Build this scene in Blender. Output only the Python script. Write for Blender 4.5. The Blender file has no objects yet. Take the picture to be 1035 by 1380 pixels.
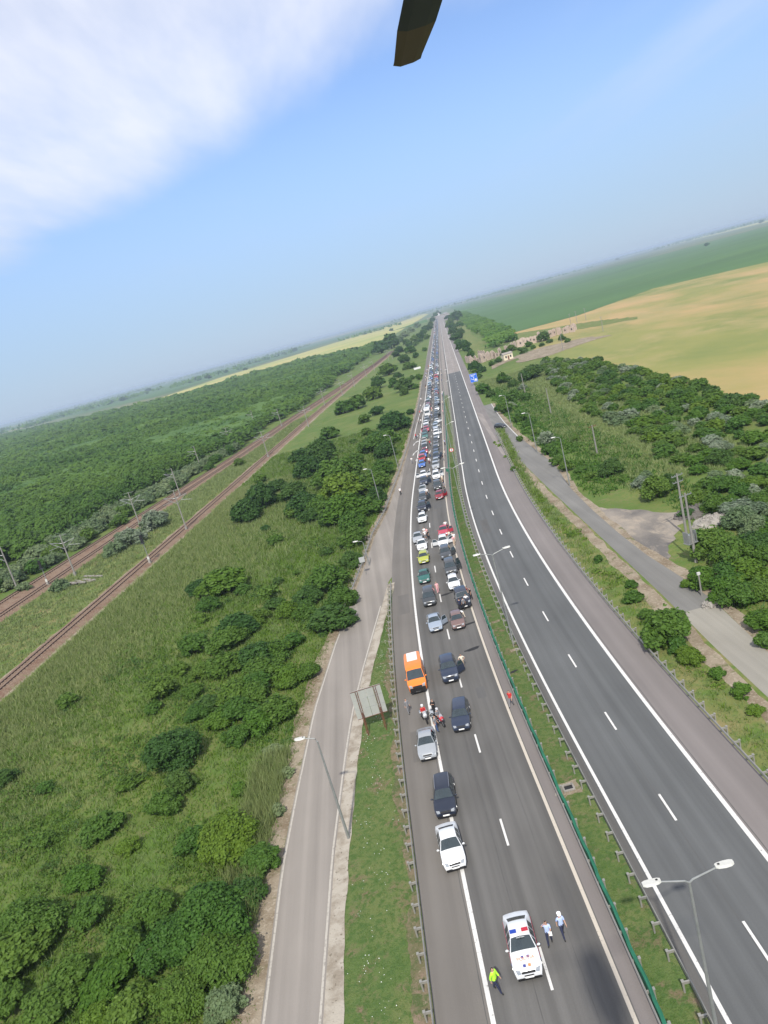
import bpy, bmesh, math, random
import numpy as np
from mathutils import Vector, Matrix
R = math.radians
rng = np.random.default_rng(7)
rnd = random.Random(11)
SC = bpy.context.scene
COL = SC.collection
# ------------------------------------------------------------------ camera
CAMH, FPX, IW, IH = 38.3, 980.0, 1035.0, 1380.0
ROLL = R(15.25)
PITCH = math.atan2((690 - 431.0) * math.cos(ROLL), FPX)
FW = np.array([0, math.cos(PITCH), -math.sin(PITCH)])
DN = -np.array([0, math.sin(PITCH), math.cos(PITCH)])
RT = np.array([1.0, 0, 0])
IX = math.cos(ROLL) * RT + math.sin(ROLL) * DN
IY = math.cos(ROLL) * DN - math.sin(ROLL) * RT
cd = bpy.data.cameras.new('camera')
cam = bpy.data.objects.new('camera', cd); COL.objects.link(cam)
cd.sensor_fit = 'VERTICAL'; cd.sensor_height = 36.0; cd.lens = FPX / IH * 36.0
cd.clip_start = 0.1; cd.clip_end = 120000
cam.matrix_world = Matrix(((IX[0], -IY[0], -FW[0], 0), (IX[1], -IY[1], -FW[1], 0), (IX[2], -IY[2], -FW[2], CAMH), (0, 0, 0, 1)))
SC.camera = cam
# ------------------------------------------------------------------ light
SUNV = Vector((-0.11, -1.03, 1.10)).normalized()
ELEV = math.asin(SUNV.z)
sl = bpy.data.lights.new('sun', 'SUN'); sl.energy = 3.0; sl.angle = R(1.2); sl.color = (1.0, 0.95, 0.86)
sun = bpy.data.objects.new('sun', sl); COL.objects.link(sun)
sun.rotation_euler = SUNV.to_track_quat('Z', 'Y').to_euler()
SC.view_settings.view_transform = 'Standard'; SC.view_settings.look = 'None'
SC.view_settings.exposure = 0.70; SC.view_settings.gamma = 1.0
W_ = bpy.data.worlds.new('World'); SC.world = W_; W_.use_nodes = True
def world_setup():
    nt = W_.node_tree; nt.nodes.clear(); N = nt.nodes.new; L = nt.links.new
    out = N('ShaderNodeOutputWorld'); bg = N('ShaderNodeBackground'); bg.inputs['Strength'].default_value = 0.105
    sky = N('ShaderNodeTexSky'); sky.sky_type = 'NISHITA'; sky.sun_disc = False
    sky.sun_elevation = ELEV; sky.sun_rotation = math.pi + 0.106; sky.altitude = 50
    sky.air_density = 1.0; sky.dust_density = 0.35; sky.ozone_density = 2.0
    tc = N('ShaderNodeTexCoord'); sep = N('ShaderNodeSeparateXYZ'); L(tc.outputs['Generated'], sep.inputs[0])
    def m(op, a, b=None, c=None, clamp=False):
        n = N('ShaderNodeMath'); n.operation = op; n.use_clamp = clamp
        for i, v in enumerate((a, b, c)):
            if v is None: continue
            if isinstance(v, (int, float)): n.inputs[i].default_value = v
            else: L(v, n.inputs[i])
        return n.outputs[0]
    z = m('MAXIMUM', sep.outputs[2], 0.02)
    px = m('DIVIDE', sep.outputs[0], z); py = m('DIVIDE', sep.outputs[1], z)
    # a sheet of cirrus lying to the left: its edge is a line on the cloud layer
    cmb = N('ShaderNodeCombineXYZ'); L(px, cmb.inputs[0]); L(py, cmb.inputs[1])
    nz = N('ShaderNodeTexNoise'); nz.inputs['Scale'].default_value = 0.55; nz.inputs['Detail'].default_value = 6; nz.inputs['Roughness'].default_value = 0.55
    mp = N('ShaderNodeMapping'); mp.inputs['Rotation'].default_value = (0, 0, R(-38)); mp.inputs['Scale'].default_value = (1.0, 0.28, 1)
    L(cmb.outputs[0], mp.inputs['Vector']); L(mp.outputs[0], nz.inputs['Vector'])
    nz2 = N('ShaderNodeTexNoise'); nz2.inputs['Scale'].default_value = 2.6; nz2.inputs['Detail'].default_value = 10; nz2.inputs['Roughness'].default_value = 0.55
    L(mp.outputs[0], nz2.inputs['Vector'])
    # signed distance to the line through CL_A, CL_B
    (ax, ay), (bx, by) = CL
    nx, ny = (by - ay), -(bx - ax); ln = math.hypot(nx, ny); nx /= ln; ny /= ln
    if nx > 0: nx, ny = -nx, -ny
    d = m('ADD', m('MULTIPLY', px, nx), m('MULTIPLY_ADD', py, ny, -(nx * ax + ny * ay)))
    d = m('ADD', d, m('MULTIPLY', m('SUBTRACT', nz.outputs[0], 0.5), 2.2))
    msk = N('ShaderNodeMapRange'); msk.interpolation_type = 'SMOOTHSTEP'
    L(d, msk.inputs[0]); msk.inputs[1].default_value = -0.25; msk.inputs[2].default_value = 0.55
    tex = N('ShaderNodeMapRange'); L(nz2.outputs[0], tex.inputs[0]); tex.inputs[1].default_value = 0.28; tex.inputs[2].default_value = 0.62; tex.inputs[3].default_value = 0.55
    fac = m('MULTIPLY', m('MULTIPLY', msk.outputs[0], tex.outputs[0]), 0.84, clamp=True)
    # second, thin veil up right
    v2 = N('ShaderNodeMapRange'); v2.interpolation_type = 'SMOOTHSTEP'; L(nz.outputs[0], v2.inputs[0]); v2.inputs[1].default_value = 0.5; v2.inputs[2].default_value = 0.8; v2.inputs[4].default_value = 0.30
    fac = m('MAXIMUM', fac, v2.outputs[0])
    low = N('ShaderNodeMapRange'); L(sep.outputs[2], low.inputs[0]); low.inputs[1].default_value = 0.05; low.inputs[2].default_value = 0.2
    fac = m('MULTIPLY', fac, low.outputs[0])
    tint = N('ShaderNodeMix'); tint.data_type = 'RGBA'; tint.blend_type = 'MULTIPLY'; tint.inputs[0].default_value = 1.0
    L(sky.outputs[0], tint.inputs[6]); tint.inputs[7].default_value = SKY_TINT
    mx = N('ShaderNodeMix'); mx.data_type = 'RGBA'
    L(fac, mx.inputs[0]); L(tint.outputs[2], mx.inputs[6]); mx.inputs[7].default_value = CLOUD
    hz = N('ShaderNodeMapRange'); hz.interpolation_type = 'SMOOTHERSTEP'; L(sep.outputs[2], hz.inputs[0]); hz.inputs[1].default_value = -0.02; hz.inputs[2].default_value = 0.38; hz.inputs[3].default_value = 0.85; hz.inputs[4].default_value = 0.02
    m3 = N('ShaderNodeMix'); m3.data_type = 'RGBA'; L(hz.outputs[0], m3.inputs[0]); L(mx.outputs[2], m3.inputs[6]); m3.inputs[7].default_value = HORIZON
    L(m3.outputs[2], bg.inputs['Color']); L(bg.outputs[0], out.inputs['Surface'])
def skypt(px, py):
    d = FW * FPX + (px - 517.5) * IX + (py - 690) * IY
    d = d / np.linalg.norm(d); return d[0] / d[2], d[1] / d[2]
CL = (skypt(0, 370), skypt(720, -40))
SKY_TINT = (0.93, 0.97, 1.12, 1); CLOUD = (5.9, 6.0, 6.5, 1); HORIZON = (2.10, 2.92, 4.15, 1)
world_setup()

# ------------------------------------------------------------------ measured ground positions
def W(px, py, z=0.0):
    """ground position (metres) of a point read off the photograph, on the plane at height z"""
    d = FW * FPX + (px - 517.5) * IX + (py - 690) * IY
    t = (CAMH - z) / -d[2]
    return np.array([d[0] * t, d[1] * t, z])
_yy = np.linspace(-200, 6000, 12401)
_h = 0.02147 + (0.14117 - 0.02147) * np.clip((_yy - 51.6) / (161.5 - 51.6), 0, 1)
_xx = np.concatenate([[0], np.cumsum((_h[1:] + _h[:-1]) / 2 * np.diff(_yy))])
_xx += 7.343 - np.interp(0, _yy, _xx)
def C(y): return float(np.interp(y, _yy, _xx)), float(np.interp(y, _yy, _h))
def cp(y, o, z=0.0):
    """point at offset o (metres, + right) from the median centre line, near the world y"""
    x, h = C(y); n = math.sqrt(1 + h * h)
    return np.array([x + o / n, y - o * h / n, z])
def hd(y): return -math.atan(C(y)[1])       # z rotation of something heading away along the road
# ------------------------------------------------------------------ materials
MATS = {}
def nmat(name):
    m = bpy.data.materials.new(name); m.use_nodes = True; MATS[name] = m
    nt = m.node_tree; b = nt.nodes['Principled BSDF']
    return m, nt, b
def plain(name, col, rough=0.6, metal=0.0, var=0.12, scale=6.0, bump=0.0, coat=0.0, emit=0):
    m, nt, b = nmat(name); N = nt.nodes.new; L = nt.links.new
    tc = N('ShaderNodeTexCoord'); nz = N('ShaderNodeTexNoise'); nz.inputs['Scale'].default_value = scale; nz.inputs['Detail'].default_value = 5
    L(tc.outputs['Object'], nz.inputs['Vector'])
    cr = N('ShaderNodeMix'); cr.data_type = 'RGBA'; L(nz.outputs[0], cr.inputs[0])
    cr.inputs[6].default_value = (*[c * (1 - var) for c in col], 1); cr.inputs[7].default_value = (*[min(1, c * (1 + var)) for c in col], 1)
    L(cr.outputs[2], b.inputs['Base Color']); b.inputs['Roughness'].default_value = rough; b.inputs['Metallic'].default_value = metal
    b.inputs['Coat Weight'].default_value = coat
    if bump:
        bp = N('ShaderNodeBump'); bp.inputs['Strength'].default_value = bump; L(nz.outputs[0], bp.inputs['Height']); L(bp.outputs[0], b.inputs['Normal'])
    return m
def layered(name, cols, scales, rough=0.9, bump=0.4, bscale=30, stretch=None, coords='Object', extra=None):
    """several noises blending several colours; cols[0] base, then (col, lo, hi) per scale"""
    m, nt, b = nmat(name); N = nt.nodes.new; L = nt.links.new
    tc = N('ShaderNodeTexCoord'); vec = tc.outputs[coords]
    if stretch:
        mp = N('ShaderNodeMapping'); mp.inputs['Scale'].default_value = stretch; L(vec, mp.inputs['Vector']); vec = mp.outputs[0]
    cur = None
    for i, ((col, lo, hi), s) in enumerate(zip(cols[1:], scales)):
        nz = N('ShaderNodeTexNoise'); nz.inputs['Scale'].default_value = s; nz.inputs['Detail'].default_value = 8; nz.inputs['Roughness'].default_value = 0.62
        nz.inputs['Distortion'].default_value = 0.3
        ad = N('ShaderNodeVectorMath'); ad.inputs[1].default_value = (i * 37.1, i * 11.7, i * 5.3); L(vec, ad.inputs[0]); L(ad.outputs[0], nz.inputs['Vector'])
        mr = N('ShaderNodeMapRange'); mr.inputs[1].default_value = lo; mr.inputs[2].default_value = hi; L(nz.outputs[0], mr.inputs[0])
        mx = N('ShaderNodeMix'); mx.data_type = 'RGBA'; L(mr.outputs[0], mx.inputs[0])
        if cur is None: mx.inputs[6].default_value = (*cols[0], 1)
        else: L(cur, mx.inputs[6])
        mx.inputs[7].default_value = (*col, 1); cur = mx.outputs[2]
    L(cur, b.inputs['Base Color']); b.inputs['Roughness'].default_value = rough; b.inputs['Specular IOR Level'].default_value = 0.2
    if bump:
        nz = N('ShaderNodeTexNoise'); nz.inputs['Scale'].default_value = bscale; nz.inputs['Detail'].default_value = 4; L(vec, nz.inputs['Vector'])
        bp = N('ShaderNodeBump'); bp.inputs['Strength'].default_value = bump; bp.inputs['Distance'].default_value = 0.1; L(nz.outputs[0], bp.inputs['Height']); L(bp.outputs[0], b.inputs['Normal'])
    return m
def asphalt(name, col, wheel, patch=0.10):
    """uv.x = metres across, uv.y = metres along"""
    m, nt, b = nmat(name); N = nt.nodes.new; L = nt.links.new
    uv = N('ShaderNodeUVMap'); uv.uv_map = 'UVMap'
    def noise(sx, sy, sc, det=6):
        mp = N('ShaderNodeMapping'); mp.inputs['Scale'].default_value = (sx, sy, 1); L(uv.outputs[0], mp.inputs[0])
        nz = N('ShaderNodeTexNoise'); nz.inputs['Scale'].default_value = sc; nz.inputs['Detail'].default_value = det; L(mp.outputs[0], nz.inputs['Vector']); return nz.outputs[0]
    def mr(v, a, b_, c, d):
        n = N('ShaderNodeMapRange'); L(v, n.inputs[0])
        for i, q in enumerate((a, b_, c, d)): n.inputs[i + 1].default_value = q
        return n.outputs[0]
    def mul(a, b_):
        n = N('ShaderNodeMath'); n.operation = 'MULTIPLY'; L(a, n.inputs[0]); L(b_, n.inputs[1]); return n.outputs[0]
    streak = mr(noise(1, 0.012, 1.1), 0.3, 0.7, 1 - wheel, 1 + wheel)
    blot = mr(noise(1, 0.5, 0.16), 0.3, 0.7, 1 - patch, 1 + patch)
    grain = mr(noise(1, 1, 14, 3), 0.2, 0.8, 0.92, 1.08)
    f = mul(mul(streak, blot), grain)
    vm = N('ShaderNodeVectorMath'); vm.operation = 'SCALE'; vm.inputs[0].default_value = col; L(f, vm.inputs['Scale'])
    L(vm.outputs[0], b.inputs['Base Color']); b.inputs['Roughness'].default_value = 0.88; b.inputs['Specular IOR Level'].default_value = 0.25
    bp = N('ShaderNodeBump'); bp.inputs['Strength'].default_value = 0.25; bp.inputs['Distance'].default_value = 0.02
    L(noise(1, 1, 22, 3), bp.inputs['Height']); L(bp.outputs[0], b.inputs['Normal'])
    return m
def worn_paint(name, col, under, wear=0.45):
    m, nt, b = nmat(name); N = nt.nodes.new; L = nt.links.new
    tc = N('ShaderNodeTexCoord'); nz = N('ShaderNodeTexNoise'); nz.inputs['Scale'].default_value = 5; nz.inputs['Detail'].default_value = 9; nz.inputs['Roughness'].default_value = 0.7
    L(tc.outputs['Object'], nz.inputs['Vector'])
    mr = N('ShaderNodeMapRange'); L(nz.outputs[0], mr.inputs[0]); mr.inputs[1].default_value = wear - 0.12; mr.inputs[2].default_value = wear
    mx = N('ShaderNodeMix'); mx.data_type = 'RGBA'; L(mr.outputs[0], mx.inputs[0]); mx.inputs[6].default_value = (*under, 1); mx.inputs[7].default_value = (*col, 1)
    L(mx.outputs[2], b.inputs['Base Color']); b.inputs['Roughness'].default_value = 0.7
    return m
def foliage(name, c1, c2, c3, hue=0.06):
    m, nt, b = nmat(name); N = nt.nodes.new; L = nt.links.new
    at = N('ShaderNodeAttribute'); at.attribute_name = 'tone'
    oi = N('ShaderNodeObjectInfo'); tc = N('ShaderNodeTexCoord')
    nz = N('ShaderNodeTexNoise'); nz.inputs['Scale'].default_value = 0.9; nz.inputs['Detail'].default_value = 3; L(tc.outputs['Object'], nz.inputs['Vector'])
    m1 = N('ShaderNodeMix'); m1.data_type = 'RGBA'; m1.inputs[6].default_value = (*c1, 1); m1.inputs[7].default_value = (*c2, 1); L(at.outputs['Fac'], m1.inputs[0])
    mr = N('ShaderNodeMapRange'); L(nz.outputs[0], mr.inputs[0]); mr.inputs[1].default_value = 0.42; mr.inputs[2].default_value = 0.62; mr.inputs[4].default_value = 0.75
    m2 = N('ShaderNodeMix'); m2.data_type = 'RGBA'; L(mr.outputs[0], m2.inputs[0]); L(m1.outputs[2], m2.inputs[6]); m2.inputs[7].default_value = (*c3, 1)
    hs = N('ShaderNodeHueSaturation'); L(m2.outputs[2], hs.inputs['Color'])
    h1 = N('ShaderNodeMapRange'); L(oi.outputs['Random'], h1.inputs[0]); h1.inputs[3].default_value = 0.5 - hue * 0.12; h1.inputs[4].default_value = 0.5 + hue * 0.42; L(h1.outputs[0], hs.inputs['Hue'])
    h2 = N('ShaderNodeMapRange'); L(oi.outputs['Random'], h2.inputs[0]); h2.inputs[3].default_value = 1.10; h2.inputs[4].default_value = 0.82; L(h2.outputs[0], hs.inputs['Value'])
    L(hs.outputs[0], b.inputs['Base Color']); b.inputs['Roughness'].default_value = 0.6; b.inputs['Specular IOR Level'].default_value = 0.25
    tr = N('ShaderNodeBsdfTranslucent'); L(hs.outputs[0], tr.inputs[0]); ms = N('ShaderNodeMixShader'); ms.inputs[0].default_value = 0.36
    L(b.outputs[0], ms.inputs[1]); L(tr.outputs[0], ms.inputs[2]); L(ms.outputs[0], nt.nodes['Material Output'].inputs['Surface'])
    return m
def objcolor(name, rough, coat=0.0, metal=0.0, var=0.06):
    m, nt, b = nmat(name); N = nt.nodes.new; L = nt.links.new
    oi = N('ShaderNodeObjectInfo'); tc = N('ShaderNodeTexCoord'); nz = N('ShaderNodeTexNoise'); nz.inputs['Scale'].default_value = 3; nz.inputs['Detail'].default_value = 6
    L(tc.outputs['Object'], nz.inputs['Vector']); mr = N('ShaderNodeMapRange'); L(nz.outputs[0], mr.inputs[0]); mr.inputs[3].default_value = 1 - var; mr.inputs[4].default_value = 1 + var
    vm = N('ShaderNodeVectorMath'); vm.operation = 'SCALE'; L(oi.outputs['Color'], vm.inputs[0]); L(mr.outputs[0], vm.inputs['Scale'])
    L(vm.outputs[0], b.inputs['Base Color']); b.inputs['Roughness'].default_value = rough; b.inputs['Coat Weight'].default_value = coat; b.inputs['Coat Roughness'].default_value = 0.08; b.inputs['Metallic'].default_value = metal
    return m
PAINT = objcolor('car_paint', 0.35, coat=0.6, metal=0.1); CLOTH = objcolor('cloth', 0.9, var=0.15)
GLASS = plain('car_glass', (0.022, 0.034, 0.038), 0.05, 0, 0.5, 1.2, coat=1.0)
BLACK = plain('black_plastic', (0.012, 0.012, 0.013), 0.5); RUBBER = plain('rubber', (0.014, 0.014, 0.015), 0.85)
RIM = plain('alloy', (0.42, 0.43, 0.44), 0.3, 0.8); LAMPM = plain('headlamp_glass', (0.34, 0.36, 0.38), 0.12, 0.3, 0.35, 12)
PLATE = plain('plate_white', (0.8, 0.8, 0.78), 0.5); CHROME = plain('chrome', (0.6, 0.6, 0.62), 0.15, 1.0)
INNER = plain('car_interior', (0.03, 0.03, 0.032), 0.9)
GALV = plain('galvanised_steel', (0.30, 0.31, 0.30), 0.5, 0.5, 0.25, 3, 0.1)
RAILM = plain('weathered_guardrail', (0.30, 0.29, 0.26), 0.55, 0.35, 0.3, 1.5)
LAMPW = plain('lamp_housing', (0.50, 0.50, 0.465), 0.45)
CONC = layered('concrete', [(0.30, 0.28, 0.25), ((0.20, 0.185, 0.165), 0.4, 0.62), ((0.40, 0.37, 0.33), 0.5, 0.7)], [1.3, 6])
POLEC = layered('concrete_pole', [(0.25, 0.24, 0.22), ((0.22, 0.21, 0.19), 0.4, 0.62)], [2.0])
RUST = plain('rusty_steel', (0.15, 0.055, 0.03), 0.85, 0.2, 0.35, 4)
RAILS = plain('rail_steel', (0.065, 0.034, 0.027), 0.6, 0.3, 0.3, 2)
BALL = layered('ballast', [(0.200, 0.140, 0.100), ((0.150, 0.086, 0.058), 0.45, 0.65), ((0.33, 0.245, 0.17), 0.52, 0.7)], [0.5, 5], bump=0.8, bscale=12)
SLEEP = plain('sleeper', (0.20, 0.145, 0.105), 0.9, 0, 0.3, 2)
BARK = plain('bark', (0.10, 0.075, 0.05), 0.95, 0, 0.3, 8, 0.4)
SKIN = plain('skin', (0.50, 0.30, 0.21), 0.6, 0, 0.08)
AS_LEFT = asphalt('asphalt_left', (0.108, 0.104, 0.098), 0.24, 0.13)
AS_RIGHT = asphalt('asphalt_right', (0.100, 0.103, 0.103), 0.18, 0.10)
AS_SHR = asphalt('asphalt_right_shoulder', (0.178, 0.160, 0.152), 0.10, 0.08)
AS_SHL = asphalt('asphalt_left_shoulder', (0.148, 0.136, 0.122), 0.12, 0.10)
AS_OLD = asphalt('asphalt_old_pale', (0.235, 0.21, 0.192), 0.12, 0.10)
AS_RAMP = asphalt('asphalt_ramp', (0.232, 0.210, 0.186), 0.16, 0.10)
AS_RAMPR = asphalt('asphalt_ramp_right', (0.165, 0.160, 0.148), 0.10, 0.14)
AS_PALE = asphalt('asphalt_ramp_pale', (0.25, 0.235, 0.20), 0.10, 0.10)
SEAM = plain('tar_seam', (0.080, 0.077, 0.073), 0.8, 0, 0.4, 1.5)
PATCHM = [asphalt('asphalt_patch_a', (0.125, 0.116, 0.106), 0.1, 0.1), asphalt('asphalt_patch_b', (0.098, 0.096, 0.093), 0.1, 0.1)]
WHITE = worn_paint('road_paint_white', (0.60, 0.59, 0.56), (0.22, 0.21, 0.20), 0.44)
CREAM = worn_paint('road_paint_dusty', (0.48, 0.43, 0.36), (0.22, 0.2, 0.18), 0.42)
DUSTY = worn_paint('road_paint_faded', (0.40, 0.37, 0.32), (0.23, 0.21, 0.185), 0.48)
GRASS = layered('grass_ground', [(0.090, 0.132, 0.030), ((0.145, 0.165, 0.048), 0.42, 0.62), ((0.070, 0.125, 0.022), 0.45, 0.66), ((0.165, 0.150, 0.070), 0.56, 0.74), ((0.090, 0.150, 0.030), 0.5, 0.62)], [0.035, 0.16, 0.3, 1.6], bump=0.9, bscale=5)
MEDG = layered('median_grass', [(0.085, 0.128, 0.036), ((0.120, 0.145, 0.050), 0.42, 0.60), ((0.165, 0.125, 0.078), 0.52, 0.66), ((0.062, 0.108, 0.028), 0.46, 0.6)], [0.12, 0.55, 2.6], bump=0.7, bscale=9)
DRYG = layered('dry_bank_grass', [(0.140, 0.160, 0.048), ((0.22, 0.185, 0.085), 0.46, 0.66), ((0.090, 0.145, 0.028), 0.44, 0.60)], [0.12, 0.5], bump=0.7, bscale=5)
DIRT = layered('dirt_verge', [(0.27, 0.225, 0.165), ((0.17, 0.13, 0.085), 0.42, 0.62), ((0.10, 0.11, 0.04), 0.56, 0.68), ((0.36, 0.31, 0.24), 0.52, 0.7)], [0.25, 0.8, 3.5], bump=0.6, bscale=8)
GUTTER = layered('gutter_concrete', [(0.36, 0.325, 0.27), ((0.24, 0.205, 0.16), 0.44, 0.62), ((0.12, 0.10, 0.07), 0.60, 0.68)], [0.7, 4], bump=0.4, bscale=8)
GRAV = layered('gravel_yard', [(0.25, 0.22, 0.185), ((0.13, 0.12, 0.11), 0.44, 0.6), ((0.33, 0.28, 0.22), 0.5, 0.7)], [0.1, 0.5], bump=0.5, bscale=9, stretch=(1, 0.5, 1))
FAR = layered('plain_fields', [(0.11, 0.15, 0.06), ((0.065, 0.105, 0.04), 0.42, 0.58), ((0.17, 0.17, 0.08), 0.5, 0.62)], [0.0011, 0.003], bump=0, stretch=(1, 0.6, 1))
FGREEN = layered('green_crop', [(0.070, 0.140, 0.042), ((0.056, 0.112, 0.034), 0.4, 0.6), ((0.088, 0.160, 0.048), 0.5, 0.7)], [0.003, 0.012], bump=0, stretch=(.35, 1, 1))
FWHEAT = layered('ripening_field', [(0.225, 0.222, 0.068), ((0.38, 0.265, 0.12), 0.43, 0.57), ((0.155, 0.185, 0.052), 0.48, 0.62), ((0.29, 0.245, 0.10), 0.48, 0.66)], [0.0085, 0.011, 0.04], bump=0.2, bscale=2, stretch=(1.0, 0.55, 1))
FYEL = layered('yellow_field', [(0.40, 0.36, 0.12), ((0.27, 0.31, 0.09), 0.45, 0.62)], [0.004], bump=0)
LEAFA = foliage('leaves_green', (0.060, 0.122, 0.016), (0.130, 0.215, 0.034), (0.090, 0.165, 0.024))
LEAFB = foliage('leaves_dark', (0.042, 0.095, 0.018), (0.086, 0.155, 0.032), (0.062, 0.122, 0.022))
LEAFC = foliage('leaves_bright', (0.072, 0.140, 0.012), (0.150, 0.240, 0.030), (0.105, 0.180, 0.020))
LEAFW = foliage('leaves_silver', (0.15, 0.20, 0.12), (0.34, 0.38, 0.28), (0.12, 0.18, 0.08))
LEAFO = foliage('leaves_willow', (0.125, 0.180, 0.080), (0.235, 0.290, 0.145), (0.165, 0.23, 0.10))
BLADE = foliage('reed_blades', (0.150, 0.200, 0.062), (0.30, 0.335, 0.145), (0.18, 0.235, 0.078))
EARTHG = layered('worn_earth', [(0.125, 0.115, 0.060), ((0.20, 0.150, 0.105), 0.44, 0.60), ((0.075, 0.10, 0.036), 0.47, 0.60), ((0.27, 0.22, 0.16), 0.60, 0.72)], [0.5, 1.6, 4.5], bump=0.6, bscale=8)
# ------------------------------------------------------------------ mesh helpers
def link(name, me, parent=None):
    o = bpy.data.objects.new(name, me); COL.objects.link(o)
    if parent: o.parent = parent
    return o
def tag(o, label, cat, group=None):
    o['label'] = label; o['category'] = cat
    if group: o['group'] = group
    return o
def thing(name, label, cat, loc=(0, 0, 0), rotz=0.0, group=None):
    o = link(name, None); o.location = [float(v) for v in loc]; o.rotation_euler = (0, 0, rotz); return tag(o, label, cat, group)
class MB:
    def __init__(s): s.v = []; s.f = []; s.m = []; s.uv = None
    def quad(s, a, b, c, d, mi=0):
        i = len(s.v); s.v += [tuple(a), tuple(b), tuple(c), tuple(d)]; s.f.append((i, i + 1, i + 2, i + 3)); s.m.append(mi); return s
    def poly(s, pts, mi=0):
        i = len(s.v); s.v += [tuple(p) for p in pts]; s.f.append(tuple(range(i, i + len(pts)))); s.m.append(mi); return s
    def box(s, c, d, mi=0, rz=0.0, M=None):
        i = len(s.v); ca, sa = math.cos(rz), math.sin(rz)
        for z in (-1, 1):
            for x, y in ((-1, -1), (1, -1), (1, 1), (-1, 1)):
                px, py, pz = x * d[0] / 2, y * d[1] / 2, z * d[2] / 2
                p = Vector((px * ca - py * sa + c[0], px * sa + py * ca + c[1], pz + c[2]))
                if M is not None: p = M @ p
                s.v.append(tuple(p))
        for f in ((3, 2, 1, 0), (4, 5, 6, 7), (0, 1, 5, 4), (1, 2, 6, 5), (2, 3, 7, 6), (3, 0, 4, 7)):
            s.f.append(tuple(i + k for k in f)); s.m.append(mi)
        return s
    def tube(s, pts, rad, n=8, mi=0, cap=True):
        pts = [Vector(p) for p in pts]
        if not hasattr(rad, '__len__'): rad = [rad] * len(pts)
        b = len(s.v)
        for k, p in enumerate(pts):
            t = (pts[min(k + 1, len(pts) - 1)] - pts[max(k - 1, 0)]).normalized()
            u = t.cross(Vector((0, 0, 1)) if abs(t.z) < 0.9 else Vector((1, 0, 0))).normalized(); w = t.cross(u)
            for j in range(n):
                a = 2 * math.pi * j / n; s.v.append(tuple(p + (u * math.cos(a) + w * math.sin(a)) * rad[k]))
        for k in range(len(pts) - 1):
            for j in range(n):
                a, c = b + k * n + j, b + k * n + (j + 1) % n
                s.f.append((a, a + n, c + n, c)); s.m.append(mi)
        if cap:
            s.f.append(tuple(b + j for j in range(n))); s.m.append(mi)
            s.f.append(tuple(b + (len(pts) - 1) * n + j for j in reversed(range(n)))); s.m.append(mi)
        return s
    def ball(s, c, r, mi=0, nu=8, nv=6, jit=0.0):
        b = len(s.v); r = r if hasattr(r, '__len__') else (r, r, r)
        for i in range(nv + 1):
            th = math.pi * i / nv
            for j in range(nu):
                ph = 2 * math.pi * j / nu; q = 1 + (rnd.uniform(-jit, jit) if jit else 0)
                s.v.append((c[0] + r[0] * q * math.sin(th) * math.cos(ph), c[1] + r[1] * q * math.sin(th) * math.sin(ph), c[2] + r[2] * q * math.cos(th)))
        for i in range(nv):
            for j in range(nu):
                a = b + i * nu + j; e = b + i * nu + (j + 1) % nu
                s.f.append((a, a + nu, e + nu, e)); s.m.append(mi)
        return s
    def mesh(s, name, mats, smooth=False):
        me = bpy.data.meshes.new(name); me.from_pydata(s.v, [], s.f)
        for m in (mats if isinstance(mats, (list, tuple)) else [mats]): me.materials.append(m)
        me.polygons.foreach_set('material_index', s.m)
        if s.uv:
            ul = me.uv_layers.new(name='UVMap')
            li = np.empty(len(me.loops), dtype=np.int32); me.loops.foreach_get('vertex_index', li)
            ul.data.foreach_set('uv', np.array(s.uv, dtype=np.float32)[li].ravel())
        if smooth: me.polygons.foreach_set('use_smooth', [True] * len(me.polygons))
        me.update(); return me
    def build(s, name, mats, parent=None, smooth=False, color=None):
        o = link(name, s.mesh(name, mats, smooth), parent)
        if color: o.color = (*color, 1)
        return o
def copy_tree(o, parent=None, color=None):
    c = o.copy(); COL.objects.link(c); c.parent = parent
    if color is not None: c.color = (*color, 1)
    for ch in list(o.children): copy_tree(ch, c, color if ch.get('painted') else None)
    return c
def struct(o): o['kind'] = 'structure'; return o
def stuff(o): o['kind'] = 'stuff'; return o
def strip(name, mat, ys, lo, hi, z, jl=0.0, jh=0.0, fn=None):
    """sheet following the road between offsets lo and hi (numbers or functions of y)"""
    mb = MB(); mb.uv = []; fn = fn or cp; s = 0; prev = None
    nl = nh = 0.0
    for y in ys:
        a = lo(y) if callable(lo) else lo; b = hi(y) if callable(hi) else hi
        nl = nl * 0.6 + rnd.uniform(-jl, jl); nh = nh * 0.6 + rnd.uniform(-jh, jh)
        a += nl; b += nh
        n = 4
        for k in range(n + 1):
            o = a + (b - a) * k / n; mb.v.append(tuple(fn(y, o, z))); mb.uv.append((o, y))
        i = len(mb.v) - (n + 1)
        if i > 0:
            for k in range(n): mb.f.append((i - n - 1 + k, i - n + k, i + k + 1, i + k)); mb.m.append(0)
    return struct(mb.build(name, mat))
def frange(a, b, d):
    n = max(1, int(round((b - a) / d))); return [a + (b - a) * k / n for k in range(n + 1)]
def grow(a, b, d0, k=0.012):
    r = [a]
    while r[-1] < b: r.append(min(b, r[-1] + max(d0, r[-1] * k)))
    return r
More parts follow.
